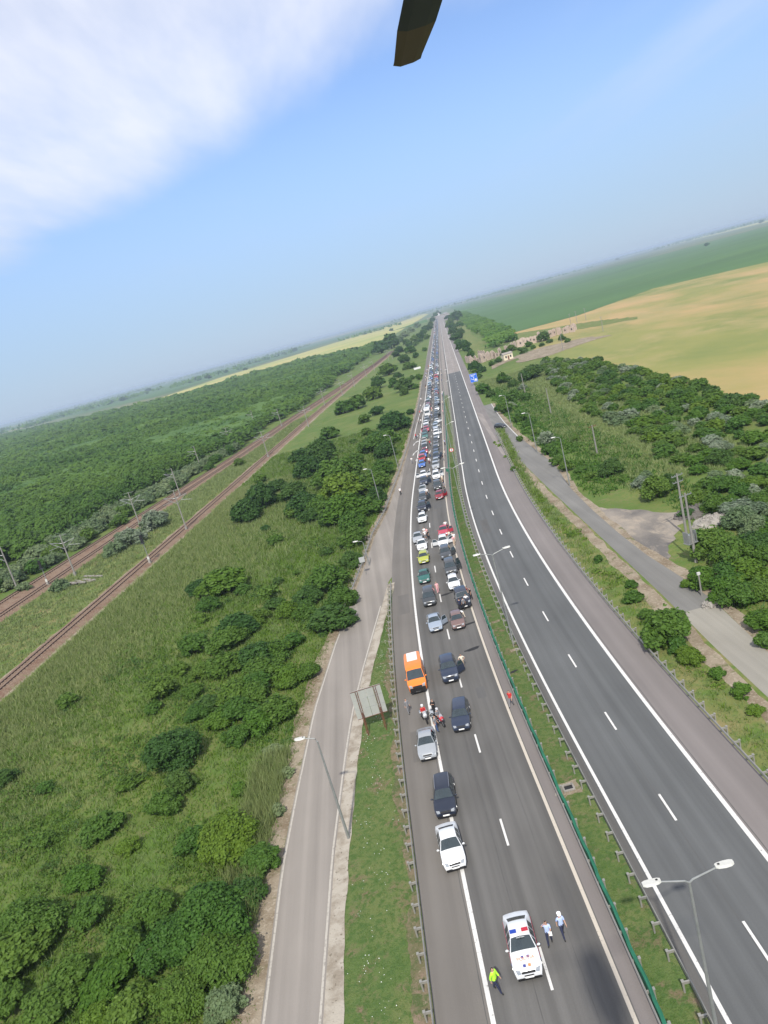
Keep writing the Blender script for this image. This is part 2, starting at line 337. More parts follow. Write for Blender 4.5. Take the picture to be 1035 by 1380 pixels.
def area(name, mat, pts, z, jit=0.0, step=2.0):
    """flat ground patch with a slightly ragged outline"""
    out = []
    n = len(pts)
    for i in range(n):
        a = np.array(pts[i][:2]); b = np.array(pts[(i + 1) % n][:2]); d = np.linalg.norm(b - a); k = max(1, min(60, int(d / step)))
        nn = np.array([-(b - a)[1], (b - a)[0]]) / max(d, 1e-6)
        for j in range(k):
            p = a + (b - a) * j / k + nn * (rnd.uniform(-jit, jit) if j else 0); out.append((p[0], p[1], z))
    bm = bmesh.new(); vs = [bm.verts.new(p) for p in out]; f = bm.faces.new(vs); f.normal_update()
    if f.normal.z < 0: f.normal_flip()
    bmesh.ops.triangulate(bm, faces=bm.faces[:])
    uvl = bm.loops.layers.uv.new('UVMap')
    for f in bm.faces:
        for l in f.loops: l[uvl].uv = (l.vert.co.x, l.vert.co.y)
    me = bpy.data.meshes.new(name); bm.to_mesh(me); bm.free(); me.materials.append(mat)
    return struct(link(name, me))

# ------------------------------------------------------------------ ground, fields
def ground():
    mb = MB(); s = 26000
    mb.quad((-s, -300, -0.3), (s, -300, -0.3), (s, s, -0.3), (-s, s, -0.3)); struct(mb.build('plain', FAR))
    area('ground', GRASS, [(-420, -80), (420, -80), (520, 300), (330, 560), (150, 480), (200, 900), (420, 2300), (330, 2600), (60, 1500), (-300, 900), (-420, 400)], 0.0, 3, 12)
ground()
P = lambda *a: [W(x, y) for x, y in a]
area('green_field', FGREEN, P((604, 414), (640, 428), (690, 449), (780, 425), (880, 389), (1035, 353), (1160, 315), (1160, 275), (1035, 304), (900, 341), (780, 371), (700, 394), (640, 406)), 0.12, 2, 20)
area('ripening_field', FWHEAT, P((690, 449), (705, 458), (735, 483), (800, 486), (850, 496), (900, 508), (960, 526), (1035, 542), (1200, 600), (1300, 420), (1160, 315), (1035, 353), (880, 389), (780, 425)), 0.08, 1.2, 8)
area('yellow_field', FYEL, P((214, 537), (278, 527), (406, 492), (522, 456), (560, 434), (578, 423), (570, 423), (522, 440), (406, 476), (300, 508)), 0.06, 3, 30)
area('far_green_field', FGREEN, P((0, 582), (214, 534), (300, 506), (406, 473), (522, 438), (480, 446), (380, 470), (200, 520), (0, 573)), 0.05, 5, 60)
area('pale_field', FYEL, P((800, 357), (900, 332), (1035, 299), (1160, 268), (1160, 264), (1035, 296.5), (900, 330), (800, 354.5)), 0.05, 5, 60)
area('scrub_strip', DRYG, P((655, 466), (700, 462), (770, 446), (860, 430), (856, 427), (800, 433), (700, 449), (640, 462)), 0.14, 2, 5)
area('ploughed_strip', DIRT, P((700, 489), (740, 480), (790, 462), (825, 452), (790, 455), (735, 467), (695, 480)), 0.16, 1.5, 5)
area('farm_track', DIRT, P((664, 498), (684, 488), (700, 482), (716, 478), (700, 479), (680, 485), (662, 494)), 0.17, 0.6, 4)
area('far_verge_scrub', DRYG, P((610, 432), (616, 430), (634, 445), (652, 470), (655, 478), (638, 487), (628, 470), (618, 450)), .05, 3, 10)
area('olive_meadow', DRYG, P((722, 500), (738, 540), (775, 590), (830, 618), (880, 640), (940, 690), (950, 680), (900, 622), (820, 572), (775, 545), (745, 520)), 0.06, 0.8, 4)
def far_bands():
    # thin far bands of fields across the plain
    for i in range(26):
        y0 = 3200 * (1.085 ** i); x0 = rnd.uniform(-9000, 6000) * (y0 / 9000)
        w = rnd.uniform(0.25, 0.9) * y0 * 0.6; d = y0 * rnd.uniform(0.04, 0.10)
        if x0 + w > 250 + y0 * 0.12 and y0 < 6500: continue
        area('far_field', rnd.choice([FYEL, FGREEN, FWHEAT, FGREEN]), [(x0, y0), (x0 + w, y0 + rnd.uniform(-.05, .05) * y0), (x0 + w * rnd.uniform(.9, 1.1), y0 + d), (x0 + w * .1, y0 + d * 1.2)], 0.01 + 0.03 * i, 0, 500)
far_bands()

# ------------------------------------------------------------------ roads
Y0, YF = -10.0, 2300.0
YS = grow(Y0, YF, 3.0)
YN = [y for y in YS if y <= 421]; YFAR = [YN[-1]] + [y for y in YS if y > 421]
strip('left_carriageway', AS_LEFT, YS, -9.75, -2.0, 0.03)
strip('left_emergency_lane', AS_SHL, YS, -12.9, -9.75, 0.03)
strip('left_inner_margin', AS_SHR, YS, -2.0, -1.05, 0.03)
strip('right_carriageway', AS_RIGHT, YN, 2.0, 9.75, 0.03)
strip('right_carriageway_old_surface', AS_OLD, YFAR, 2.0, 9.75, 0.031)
strip('right_inner_margin', AS_LEFT, YS, 1.35, 2.0, 0.03)
strip('right_hard_shoulder', AS_SHR, YS, 9.75, 13.3, 0.03)
YM = [y for y in YS if y <= 325]
strip('median_grass', MEDG, YM, -1.05, 1.35, 0.02, 0.06, 0.06)
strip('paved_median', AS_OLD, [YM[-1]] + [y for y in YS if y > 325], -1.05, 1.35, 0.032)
# solid lines
strip('edge_line', WHITE, YS, -9.78, -9.50, 0.038)
strip('edge_line', CREAM, YS, -2.32, -2.08, 0.038)
strip('edge_line', WHITE, YS, 2.10, 2.34, 0.038)
strip('edge_line', WHITE, YS, 9.46, 9.78, 0.038)
def seams():
    for o, y0, y1, w in ((-6.9, 5, 400, .05), (-4.0, 5, 300, .03), (-9.95, 5, 420, .05), (5.75, 5, 400, .03), (9.95, 5, 300, .06)):
        mb = MB(); pv = None
        for y in grow(y0, y1, 2.5):
            q = o + rnd.uniform(-.03, .03); a, b = cp(y, q - w / 2, .0345), cp(y, q + w / 2, .0345)
            if pv is not None: mb.quad(pv[0], pv[1], b, a)
            pv = (a, b)
        struct(mb.build('asphalt_seam', SEAM))
    for y, o, w, l, m in ((58, -11.3, 1.4, 5, 0), (92, -11.2, 1.6, 7, 0), (118, 3.8, 1.3, 8, 1), (141, -4.1, 1.6, 5, 1), (66, -4.2, .9, 2.2, 1)):
        mb = MB(); mb.uv = []; pts = [cp(y, o - w / 2, .0338), cp(y, o + w / 2, .0338), cp(y + l, o + w / 2, .0338), cp(y + l, o - w / 2, .0338)]
        mb.v = [tuple(p) for p in pts]; mb.uv = [(p[0], p[1]) for p in pts]; mb.f = [(0, 1, 2, 3)]; mb.m = [0]; struct(mb.build('asphalt_patch', PATCHM[m]))
seams()
def dashes():
    for o, y0, y1, ph in ((-5.95, 0, 900, 33.0), (5.9, 0, 900, 31.3)):
        mb = MB(); mb.uv = None
        y = ph - 36
        while y < y1:
            prev = None
            for yy in (y, y + 1.5, y + 3.0):
                a, b = cp(yy, o - 0.085, 0.039), cp(yy, o + 0.085, 0.039)
                if prev is not None: mb.quad(prev[0], prev[1], b, a)
                prev = (a, b)
            y += 12.0
        struct(mb.build('lane_dashes', WHITE))
dashes()
# left slip road (its edges in metres, read at several distances)
def interp(tab):
    ys = [t[0] for t in tab]; xs = [t[1] for t in tab]
    return lambda y: float(np.interp(y, ys, xs))
LL = interp([(-10, -16.4), (36, -15.5), (49, -15.25), (58, -14.6), (73, -13.3), (89, -10.9), (115, -6.0), (134, -2.9), (149, 0.6), (183, 6.6), (222, 13.2), (284, 22.6), (330, 29.5), (420, 41.5), (600, 66.0), (1000, 121.5), (2300, 305.0)])
LR = interp([(-10, -12.1), (35, -11.5), (49, -10.8), (62, -9.6), (70, -8.7), (80, -7.1), (99, -3.6), (108, -2.0)])
sf = lambda y, o, z: np.array([o, y, z])
def inner_edge(y):
    if y <= 108: return LR(y)
    return cp(y, -12.9)[0] + 0.3
YL = [y for y in YS if y <= 420]
strip('left_slip_road', AS_RAMP, YS, LL, inner_edge, 0.024, fn=sf)
strip('slip_road_outer_line', DUSTY, [y for y in YS if y < 95], lambda y: LL(y) + 0.12, lambda y: LL(y) + 0.28, 0.037, fn=sf)
strip('slip_road_inner_line', DUSTY, [y for y in YS if y < 100], lambda y: LR(y) - 0.30, lambda y: LR(y) - 0.14, 0.037, fn=sf)
def merge_line():
    pts = [W(557.5, 592), W(561, 575), W(566, 557), W(571, 545), W(576, 534)]
    mb = MB()
    for a, b in zip(pts, pts[1:]):
        mb.quad((a[0] - .1, a[1], .038), (a[0] + .1, a[1], .038), (b[0] + .1, b[1], .038), (b[0] - .1, b[1], .038))
    struct(mb.build('merge_line', WHITE))
merge_line()
YG = frange(-10, 106, 1.2)
strip('gutter', GUTTER, YG, lambda y: LR(y) - 0.02, lambda y: LR(y) + 1.15, 0.045, 0.0, 0.09, fn=sf)
strip('left_verge_dirt', DIRT, frange(-10, 110, 1.2), lambda y: LL(y) - 1.9, lambda y: LL(y) + 0.02, 0.018, 0.22, 0.03, fn=sf)
strip('left_bank_dirt', DIRT, frange(110, 420, 2.5), lambda y: LL(y) - 2.0, lambda y: LL(y) + 0.02, 0.018, 0.35, 0.03, fn=sf)
strip('island_grass', MEDG, frange(-10, 104, 1.2), lambda y: LR(y) + 1.0, lambda y: cp(y, -12.9)[0] - 0.02, 0.012, fn=sf)
strip('worn_earth', EARTHG, frange(-10, 98, 0.35), lambda y: cp(y, -13.9 + .25 * math.sin(y * .31) + .15 * math.sin(y * .9))[0], lambda y: cp(y, -12.95)[0], 0.019, 0.10, 0.0, fn=sf)
strip('right_bank_grass', DRYG, frange(-10, 230, 1.5), lambda y: cp(y, 13.3)[0], lambda y: cp(y, 13.3)[0] + max(1.5, 8 - y * .02), 0.008, 0, 0.5, fn=sf)
# right slip road
RL = interp([(-10, 25.5), (54, 27.3), (64, 27.8), (78, 28.8), (105, 30.2), (133, 31.6), (174, 34.0), (197, 35.6), (215, 37.8)])
_r = [W(*p) for p in ((1035, 880), (964, 811), (917, 777), (870, 747), (832, 717), (798, 687), (768, 657))]
RR = interp([(-10, 28.0), (45, 30.3)] + [(p[1], p[0]) for p in _r] + [(151, 38.0), (189, 39.9), (218, 42.5), (243, 45.5), (262, 48.0), (300, 50.6)])
YR = frange(-10, 262, 2.5)
strip('right_slip_road', AS_RAMPR, [y for y in YR if y >= 72], RL if False else (lambda y: RL(y) if y < 212 else cp(y, 13.2)[0]), RR, 0.02, fn=sf)
strip('right_slip_road_pale_surface', AS_PALE, [y for y in YR if y <= 74.5], RL, RR, 0.021, 0, 0.06, fn=sf)
strip('right_slip_verge_inner', DIRT, frange(-10, 208, 1.5), lambda y: RL(y) - 1.9, lambda y: RL(y) - 0.35, 0.016, 0.25, 0.2, fn=sf)
strip('right_slip_verge_outer', DIRT, frange(-10, 262, 1.5), RR, lambda y: RR(y) + 1.2, 0.016, 0.02, 0.25, fn=sf)
strip('slip_road_edge_line', WHITE, frange(190, 262, 3), lambda y: RR(y) - 0.30, lambda y: RR(y) - 0.12, 0.036, fn=sf)
area('gravel_yard', GRAV, P((780, 668), (800, 684), (840, 686), (880, 690), (915, 690), (922, 700), (908, 722), (900, 745), (903, 765), (916, 782), (905, 772), (860, 742), (820, 709), (790, 682)), 0.014, 0.5, 1.2)
area('bay_paving', AS_OLD, P((640, 555), (650, 558), (668, 590), (685, 618), (676, 612), (655, 578)), 0.034, 0, 3)
def dark_patches():
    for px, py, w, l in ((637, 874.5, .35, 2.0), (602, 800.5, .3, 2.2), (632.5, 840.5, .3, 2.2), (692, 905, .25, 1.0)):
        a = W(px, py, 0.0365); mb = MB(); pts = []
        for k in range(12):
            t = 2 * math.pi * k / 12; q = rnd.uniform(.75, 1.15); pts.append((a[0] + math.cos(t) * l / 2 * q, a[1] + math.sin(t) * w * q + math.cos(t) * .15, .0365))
        mb.poly(pts); struct(mb.build('dark_patch', RUBBER))  # flat dark ovals with ragged outlines laid on the surface
dark_patches()
def arrows():
    for px, py in ((557.5, 598), (557, 611), (561, 618), (563, 586)):
        a = W(px, py, .038); mb = MB(); h = hd(a[1]); M = Matrix.Translation(Vector(a)) @ Matrix.Rotation(h, 4, 'Z')
        for q in ([(-.15, -3), (.15, -3), (.4, 0), (.1, 0)], [(.1, 0), (.4, 0), (1.3, 2.2), (1.0, 2.2)], [(.4, 2.0), (1.6, 1.6), (1.4, 3.4), (1.3, 3.4)]):
            mb.poly([M @ Vector((x, y, 0)) for x, y in q])
        struct(mb.build('merge_arrow', WHITE))
arrows()

# ------------------------------------------------------------------ railway
T_C = interp([(-20, -83.5), (106, -64.3), (166, -55.3), (195, -51.0), (285, -38.0), (386, -23.2), (427, -17.0), (727, 34.0), (1000, 80)])
T_A = interp([(-20, -131), (160, -89.6), (254, -68.2), (306, -56.0), (396, -38.6), (550, -5.5), (727, 29.5), (1000, 76)])
T_B = interp([(-20, -126.5), (148, -84.5), (192, -76.0), (254, -63.2), (306, -51.4), (396, -34.2), (550, -1.5), (727, 31.8), (1000, 78)])
def track(fn_, label, y0, y1):
    t = thing('railway_track', label, 'railway', (0, 0, 0), 0, 'railway tracks running beside the road')
    mb = MB(); ys = grow(y0, y1, 3, .01)
    def P3(y, o, z):
        d = (fn_(y + 1) - fn_(y - 1)) / 2; n = math.sqrt(1 + d * d); return (fn_(y) + o / n, y - o * d / n, z)
    prof = [(-2.6, 0.0), (-1.6, 0.38), (1.6, 0.38), (2.6, 0.0)]
    for a, b in zip(ys, ys[1:]):
        for (o1, z1), (o2, z2) in zip(prof, prof[1:]): mb.quad(P3(a, o1, z1), P3(a, o2, z2), P3(b, o2, z2), P3(b, o1, z1))
    mb.build('ballast_bed', BALL, t)
    for s in (-1, 1):
        mb = MB()
        for a, b in zip(ys, ys[1:]):
            o1, o2 = s * .76 - .075, s * .76 + .075
            mb.quad(P3(a, o1, .58), P3(a, o2, .58), P3(b, o2, .58), P3(b, o1, .58))
            mb.quad(P3(a, o1, .38), P3(a, o1, .58), P3(b, o1, .58), P3(b, o1, .38)); mb.quad(P3(a, o2, .58), P3(a, o2, .38), P3(b, o2, .38), P3(b, o2, .58))
        mb.build('rail', RAILS, t)
    mb = MB(); y = y0
    while y < min(y1, 420):
        d = (fn_(y + 1) - fn_(y - 1)) / 2; p = P3(y, 0, .40); mb.box(p, (2.5, .26, .12), 0, -math.atan(d)); y += .9
    stuff(mb.build('sleepers', SLEEP, t))
track(T_C, 'single rusty railway track nearest the motorway', 40, 900)
track(T_B, 'near track of the rusty pair beside the forest', 60, 900)
track(T_A, 'far track of the rusty pair, closest to the forest', 60, 900)
strip('rail_cess', DRYG, grow(40, 800, 2), lambda y: T_C(y) - 4.5, lambda y: T_C(y) + 4.5, 0.02, .5, .5, fn=sf)
strip('rail_cess', DIRT, grow(40, 800, 2), lambda y: T_C(y) - 2.8, lambda y: T_C(y) + 3.5, 0.03, .3, .4, fn=sf)
strip('rail_cess', BALL, grow(60, 800, 2), lambda y: T_A(y) - 1.5, lambda y: T_B(y) + 1.5, 0.03, .1, .1, fn=sf)
strip('rail_side_grass', DRYG, grow(60, 420, 2), lambda y: T_B(y) + 3.0, lambda y: T_C(y) - 4.0, 0.015, .5, .5, fn=sf)
# ------------------------------------------------------------------ guardrails
def guardrail(label, fn_, y0, y1, side, posts=100, green=False, step=2.0):
    """fn_(y, o) gives a point o metres to the right of the rail line; posts stand on the given side"""
    t = thing('guardrail', label, 'guardrail', (0, 0, 0), 0, 'guardrails of the motorway')
    ys = grow(y0, y1, 2.0, .012)
    prof = [(0.0, .48), (.055, .54), (.055, .58), (0.0, .63), (.055, .68), (.055, .72), (0.0, .78)]
    mb = MB()
    for a, b in zip(ys, ys[1:]):
        for (o1, z1), (o2, z2) in zip(prof, prof[1:]):
            mb.quad(fn_(a, -side * o1, z1), fn_(b, -side * o1, z1), fn_(b, -side * o2, z2), fn_(a, -side * o2, z2))
        mb.quad(fn_(a, 0, .781), fn_(b, 0, .781), fn_(b, side * .02, .781), fn_(a, side * .02, .781))
        mb.quad(fn_(a, side * .02, .781), fn_(b, side * .02, .781), fn_(b, side * .02, .48), fn_(a, side * .02, .48))
    mb.build('beam', RAILM, t)
    if green:
        mb = MB(); n = frange(y0, y1, .7); ph = rnd.uniform(0, 6)
        pv = None
        for y in n:
            w = .03 * math.sin(y * 1.3 + ph) + rnd.uniform(-.025, .025)
            p = [fn_(y, side * (.08 + w), .30), fn_(y, side * (.10 + w), .98 + w), fn_(y, side * (.20 + w), 1.04 + w), fn_(y, side * (.30 + w), .96), fn_(y, side * .34, .30)]
            if pv:
                for k in range(4): mb.quad(pv[k], p[k], p[k + 1], pv[k + 1])
            pv = p
        mb.build('green_screen', GREENNET, t)
    pb = MB(); pb.box((0, 0, .40), (.10, .12, .80)); pb.box((side * -.20, 0, .66), (.40, .09, .16)); pb.box((0, .0, .79), (.16, .20, .03))
    pme = pb.mesh('post', RAILM)
    y = y0 + 1; n = 0; rest = MB()
    while y < y1:
        p = fn_(y, side * .42, 0); 
        d = fn_(y + 1, 0, 0) - fn_(y - 1, 0, 0); rz = -math.atan2(d[0], d[1])
        if n < posts:
            o = link('post', pme, t); o.location = p; o.rotation_euler = (0, 0, rz); n += 1; y += step
        else:
            rest.box((p[0], p[1], .4), (.1, .12, .8), 0, rz); q = fn_(y, side * .2, .66); rest.box(q, (.4, .09, .16), 0, rz)
            y += step if y < 420 else 6
    if rest.v: stuff(rest.build('far_posts', RAILM, t))
    return t
GREENNET = plain('green_screen_net', (0.012, 0.125, 0.068), 0.8, 0, 0.4, 1.5, 0.2)
off = lambda o: (lambda y, q, z: cp(y, o + q, z))
guardrail('grey guardrail between the emergency lane and the grassy island with the billboard', off(-12.95), 12, 104, -1, 60)
guardrail('guardrail backed by a green screen along the jammed carriageway', off(-1.15), 12, 330, 1, 100, True)
guardrail('grey guardrail along the empty carriageway on the median side', off(1.30), 12, 420, -1, 100)
guardrail('grey guardrail on the outer edge of the empty carriageway shoulder', off(13.15), 12, 205, 1, 100)
guardrail('grey guardrail on the outer edge of the merging slip road', lambda y, q, z: np.array([LL(y) - .35 + q, y, z]), 96, 420, -1, 100)
guardrail('far grey guardrail along the median beyond the green screen', off(-1.0), 332, 1200, 1, 60, False, 4.0)
# ------------------------------------------------------------------ lamps, masts, poles
def luminaire(parent, p, ax, nm='luminaire'):
    """lamp head centred at p, long axis along ax (unit xy)"""
    mb = MB(); ax = Vector((ax[0], ax[1], 0)).normalized(); pr = Vector((-ax.y, ax.x, 0)); p = Vector(p)
    prof = [(-.42, .10), (-.30, .17), (0, .21), (.28, .19), (.42, .11)]
    st = [(p + ax * a, w) for a, w in prof]; rows = []
    for q, w in st:
        rows.append([q + pr * w, q + pr * w * .7 + Vector((0, 0, .10)), q - pr * w * .7 + Vector((0, 0, .10)), q - pr * w, q - Vector((0, 0, .09))])
    for a, b in zip(rows, rows[1:]):
        for k in range(5): mb.quad(a[k], a[(k + 1) % 5], b[(k + 1) % 5], b[k])
    mb.poly(rows[0]); mb.poly(rows[-1][::-1]); mb.box(p - ax * .25 + Vector((0, 0, .11)), (.10, .07, .05), 1, math.atan2(ax.y, ax.x))
    return mb.build(nm, [LAMPW, BLACK], parent)
def median_lamp(x, y, H=11.0, lab=''):
    h = hd(y); t = thing('street_lamp', lab, 'street lamp', (x, y, 0), h, 'double street lamps on the median')
    mb = MB(); mb.tube([(0, 0, 0), (0, 0, H * .35), (0, 0, H - .35)], [.11, .09, .06], 10); mb.tube([(0, 0, 0), (0, 0, .9)], [.14, .13], 10); mb.build('pole', GALV, t)
    for s in (-1, 1):
        ab = MB(); ab.tube([(0, 0, H - .4), (s * .18, 0, H - .25), (s * 1.3, 0, H + .05)], [.05, .045, .04], 7); ab.build('arm', GALV, t)
        luminaire(t, (s * 1.68, 0, H + .10), (s, 0))
    return t
ML = [(cp(y, 1.0 if y < 100 else .75)[0], y) for y in (27.0, 75.8, 124, 172, 220, 268, 316)]
for i, (x, y) in enumerate(ML):
    nm = ['nearest the camera at the lower right', 'second from the camera, level with the open-door hatchback', 'third from the camera, by the round disc sign', 'fourth from the camera', 'fifth from the camera', 'sixth from the camera', 'farthest one still on grass'][i]
    median_lamp(x, y, 11.35, 'double-headed street lamp on the median, ' + nm)
def single_lamp(x, y, H, ang, lab, grp, small=False):
    t = thing('street_lamp', lab, 'street lamp', (x, y, 0), ang, grp)
    mb = MB(); mb.tube([(0, 0, 0), (0, 0, H * .4), (0, 0, H - .5)], [.12, .10, .06], 10); mb.build('pole', GALV, t)
    ab = MB(); ab.tube([(0, 0, H - .55), (.12, 0, H - .2), (.9, 0, H)], [.06, .05, .04], 7); ab.build('arm', GALV, t)
    luminaire(t, (1.25, 0, H + .03), (1, 0)); return t
LLS = [((470, 1130), 9.6, 'beside the gutter of the left slip road, nearest the camera'), ((498, 762), 4.6, 'short one behind the guardrail next to a small square sign'),
       ((515, 688), 9.6, 'at the edge of the shrubs above the merging lane'), ((537, 632), 9.6, 'left of the merging lane farther along the shrubs')]
for (px, py), H, nm in LLS:
    a = W(px, py); single_lamp(a[0], a[1], H, math.pi - .1 + (hd(a[1]) if py < 800 else 0), 'grey single-arm street lamp ' + nm, 'street lamps along the left slip road')
for (px, py), nm in (((768, 655), 'nearest the camera on the right slip road, left of the dark bushes'), ((724, 610), 'in front of the pale flowering tree'), ((690, 577), 'just behind the black car')):
    a = W(px, py); single_lamp(a[0], a[1], 9.8, math.pi + hd(a[1]), 'tall street lamp ' + nm, 'street lamps along the right slip road')
def mast(x, y, H, ang, lab, both=False):
    t = thing('catenary_mast', lab, 'catenary mast', (x, y, 0), ang, 'masts carrying the railway wires')
    mb = MB(); mb.tube([(0, 0, 0), (0, 0, H)], [.20, .13], 8); mb.box((0, 0, .5), (.55, .55, 1.0)); mb.build('post', POLEC, t)
    for s in ((-1, 1) if both else (1,)):
        ab = MB(); ab.tube([(0, 0, H * .80), (s * 3.2, 0, H * .86)], .07, 5); ab.tube([(0, 0, H * .66), (s * 3.2, 0, H * .86)], .07, 5); ab.tube([(s * 1.2, 0, H * .74), (s * 4.0, 0, H * .70)], .055, 5); ab.tube([(0, 0, H * .99), (s * 1.6, 0, H * .985)], .04, 5)
        ab.build('bracket', GALV, t)
        ib = MB(); ib.tube([(s * .25, 0, H * .80), (s * .75, 0, H * .81)], [.09, .09], 6); ib.build('insulator', LAMPW, t)
    return t
MS = [(24, 795, 11.3, 0, 'beside the far rails at the left edge of the picture'), (102, 776, 10.5, 1, 'left of the heap of concrete beams'), (252, 715, 11.2, 1, 'on the bank right of the single track, with a white box'),
      (243.5, 669, 10, 0, 'between the track pairs beyond the grey bush'), (190, 712, 11, 1, 'among the grey-green bushes between the tracks'), (272, 635, 10.5, 0, 'at the forest edge by the far rails'), (312, 604, 10, 1, 'at the forest edge where the far rails straighten'),
      (362, 617, 10.5, 1, 'right of the single track above the dry bank'), (345, 577, 10, 0, 'at the forest edge farther along'), (380, 575, 9.5, 0, 'pale one at the forest edge'), (416, 575, 10, 1, 'between the tracks before they close up'),
      (438, 547, 10.5, 1, 'right of the tracks near the round dark bush'), (462, 533, 10, 1, 'right of the tracks, middle distance'), (478, 521, 10, 0, 'left of the tracks, middle distance'), (494, 508, 10, 1, 'right of the tracks, far'), (505, 500, 10, 0, 'left of the tracks, far'), (524, 486, 10, 1, 'twin poles where the tracks pass into trees'), (529, 484, 10, 1, 'last of the visible row')]
for px, py, H, bo, nm in MS:
    a = W(px, py); mast(a[0], a[1], H, math.pi + hd(200), 'concrete railway mast ' + nm, bool(bo))
def wires():
    for fn_, o, lab in ((T_C, .0, 'contact wire strung above the single track'), (T_B, 0, 'contact wire strung above the nearer track of the pair'), (T_A, 0, 'contact wire strung above the forest-side track')):
        mb = MB(); ys = frange(60, 640, 12); lo = [(fn_(y), y, 5.7) for y in ys]; hi = [(fn_(y), y, 6.9 + .35 * math.cos(y * .11)) for y in ys]
        mb.tube(lo, .018, 3, 0, False); mb.tube(hi, .018, 3, 0, False); tag(mb.build('overhead_wire', BLACK), lab, 'overhead wire', 'overhead wires of the railway')
wires()
def signal(px, py, H, lab):
    a = W(px, py); t = thing('railway_signal', lab, 'railway signal', a, hd(200), 'railway signals')
    mb = MB(); mb.tube([(0, 0, 0), (0, 0, H)], .09, 7); mb.build('post', GALV, t)
    mb = MB(); mb.box((0, 0, .5), (.5, .5, 1.0)); mb.build('base', CONC, t)
    mb = MB(); mb.box((0, -.15, H), (.55, .25, 1.9)); mb.box((0, -.15, H - 1.1), (.9, .9, .06)); mb.build('signal_head', BLACK, t)
    mb = MB(); mb.box((0, -.14, 1.5), (.5, .1, .7)); mb.build('marker_board', LAMPW, t)
signal(203, 760, 6.2, 'dark railway signal on a post right beside the single track')
signal(66, 790, 5.6, 'dark railway signal on a post between the far rails')
def power_pole(px, py, H, lab, arms=1, ang=.2, trans=False):
    a = W(px, py); t = thing('power_pole', lab, 'power pole', a, ang, 'concrete power poles beside the right slip road')
    mb = MB(); mb.tube([(0, 0, 0), (0, 0, H)], [.19, .11], 8); mb.build('post', POLEC, t)
    for k in range(arms):
        z = H - .3 - k * .9; cb = MB(); cb.box((0, 0, z), (1.9 - .3 * (k % 2), .09, .10))
        for s in (-1, -.45, .45, 1): cb.tube([(s * .85, 0, z), (s * .85, 0, z + .22)], .04, 5, 0)
        cb.build('crossarm', RUST if arms == 1 and H < 7 else GALV, t)
    if trans:
        mb = MB(); mb.box((0, .35, 3.2), (.9, .6, 1.0)); mb.box((0, .35, 2.62), (1.5, 1.0, .08)); mb.box((-.62, .35, 3.4), (.08, .9, 1.5)); mb.box((.62, .35, 3.4), (.08, .9, 1.5)); mb.build('transformer', GALV, t)
power_pole(925.5, 722, 9.0, 'concrete power pole with two cross-arms, left one of the pair at the yard', 2, .3)
power_pole(938, 758, 9.2, 'concrete power pole with a transformer, right one of the pair at the yard', 1, .3, True)
power_pole(805, 612, 6.4, 'leaning-looking pole with a rusty cross-arm in the olive meadow', 1, .3)
power_pole(743, 559, 8.0, 'bare concrete pole at the near end of the olive meadow, left of the belt', 0)
power_pole(708, 531, 7.6, 'bare concrete pole among the dark trees by the meadow', 0)
power_pole(759, 472, 8.5, 'distant concrete pole right of the ruined walls', 1); power_pole(813, 447, 8.5, 'distant concrete pole on the scrub strip between the fields', 1)
for px, py in ((770, 440), (778, 436), (790, 432)): power_pole(px, py, 9, 'tiny far power pole at the edge of the ripening field', 1)
def small_post(px, py, H, lab):
    a = W(px, py); t = thing('marker_post', lab, 'post', a, 0); mb = MB(); mb.tube([(0, 0, 0), (0, 0, H)], [.1, .08], 7); mb.build('post', POLEC, t); mb = MB(); mb.box((0, 0, H + .15), (.35, .2, .3)); mb.build('cap', LAMPW, t)
small_post(946, 803, 2.6, 'short pale post with a box on top beside the right slip road')
# billboard seen from behind
def billboard():
    A, B = W(485.5, 990), W(524, 978); c = (A + B) / 2; d = B - A; ang = math.atan2(d[1], d[0])
    t = thing('billboard', 'billboard seen from behind, grey panels on rusty posts, on the grassy island', 'billboard', c, ang)
    z0, z1, w = 1.6, 4.75, 3.1; t.location = (c[0] + .25 * math.cos(ang), c[1] + .25 * math.sin(ang), 0)
    mb = MB()
    for i in range(4):
        for j in range(3): mb.box((-w / 2 + w * (i + .5) / 4, 0, z0 + (z1 - z0) * (j + .5) / 3), (w / 4 - .03, .05, (z1 - z0) / 3 - .03), 0)
    mb.build('panel', plain('bare_sheet', (0.42, 0.43, 0.40), .5, .3, .16, 1.2), t)
    for s in (-1, 1):
        mb = MB(); x = s * w * .30
        for q in (-.10, .10): mb.tube([(x + q, -.16, 0), (x + q, -.16, z1)], .028, 6)
        k = .3
        while k < z1 - .3: mb.tube([(x - .10, -.16, k), (x + .10, -.16, k + .3)], .012, 4, 0, False); k += .3
        mb.tube([(x, -.7, 0), (x, -.2, z1 * .5)], .04, 5); mb.build('post', RUST, t)
    mb = MB()
    for z in (z0 + .04, z1 - .04): mb.box((0, -.06, z), (w, .05, .035))
    mb.build('cross_beam', RUST, t)
billboard()
BLUE = plain('sign_blue', (0.01, 0.12, 0.62), .4, 0, .05); SWHITE = plain('sign_white', (0.66, 0.66, 0.66), .4, 0, .03); SGREY = plain('sign_back', (0.45, 0.46, 0.45), .5, .3, .1); SRED = plain('sign_red', (0.65, 0.03, 0.03), .4)
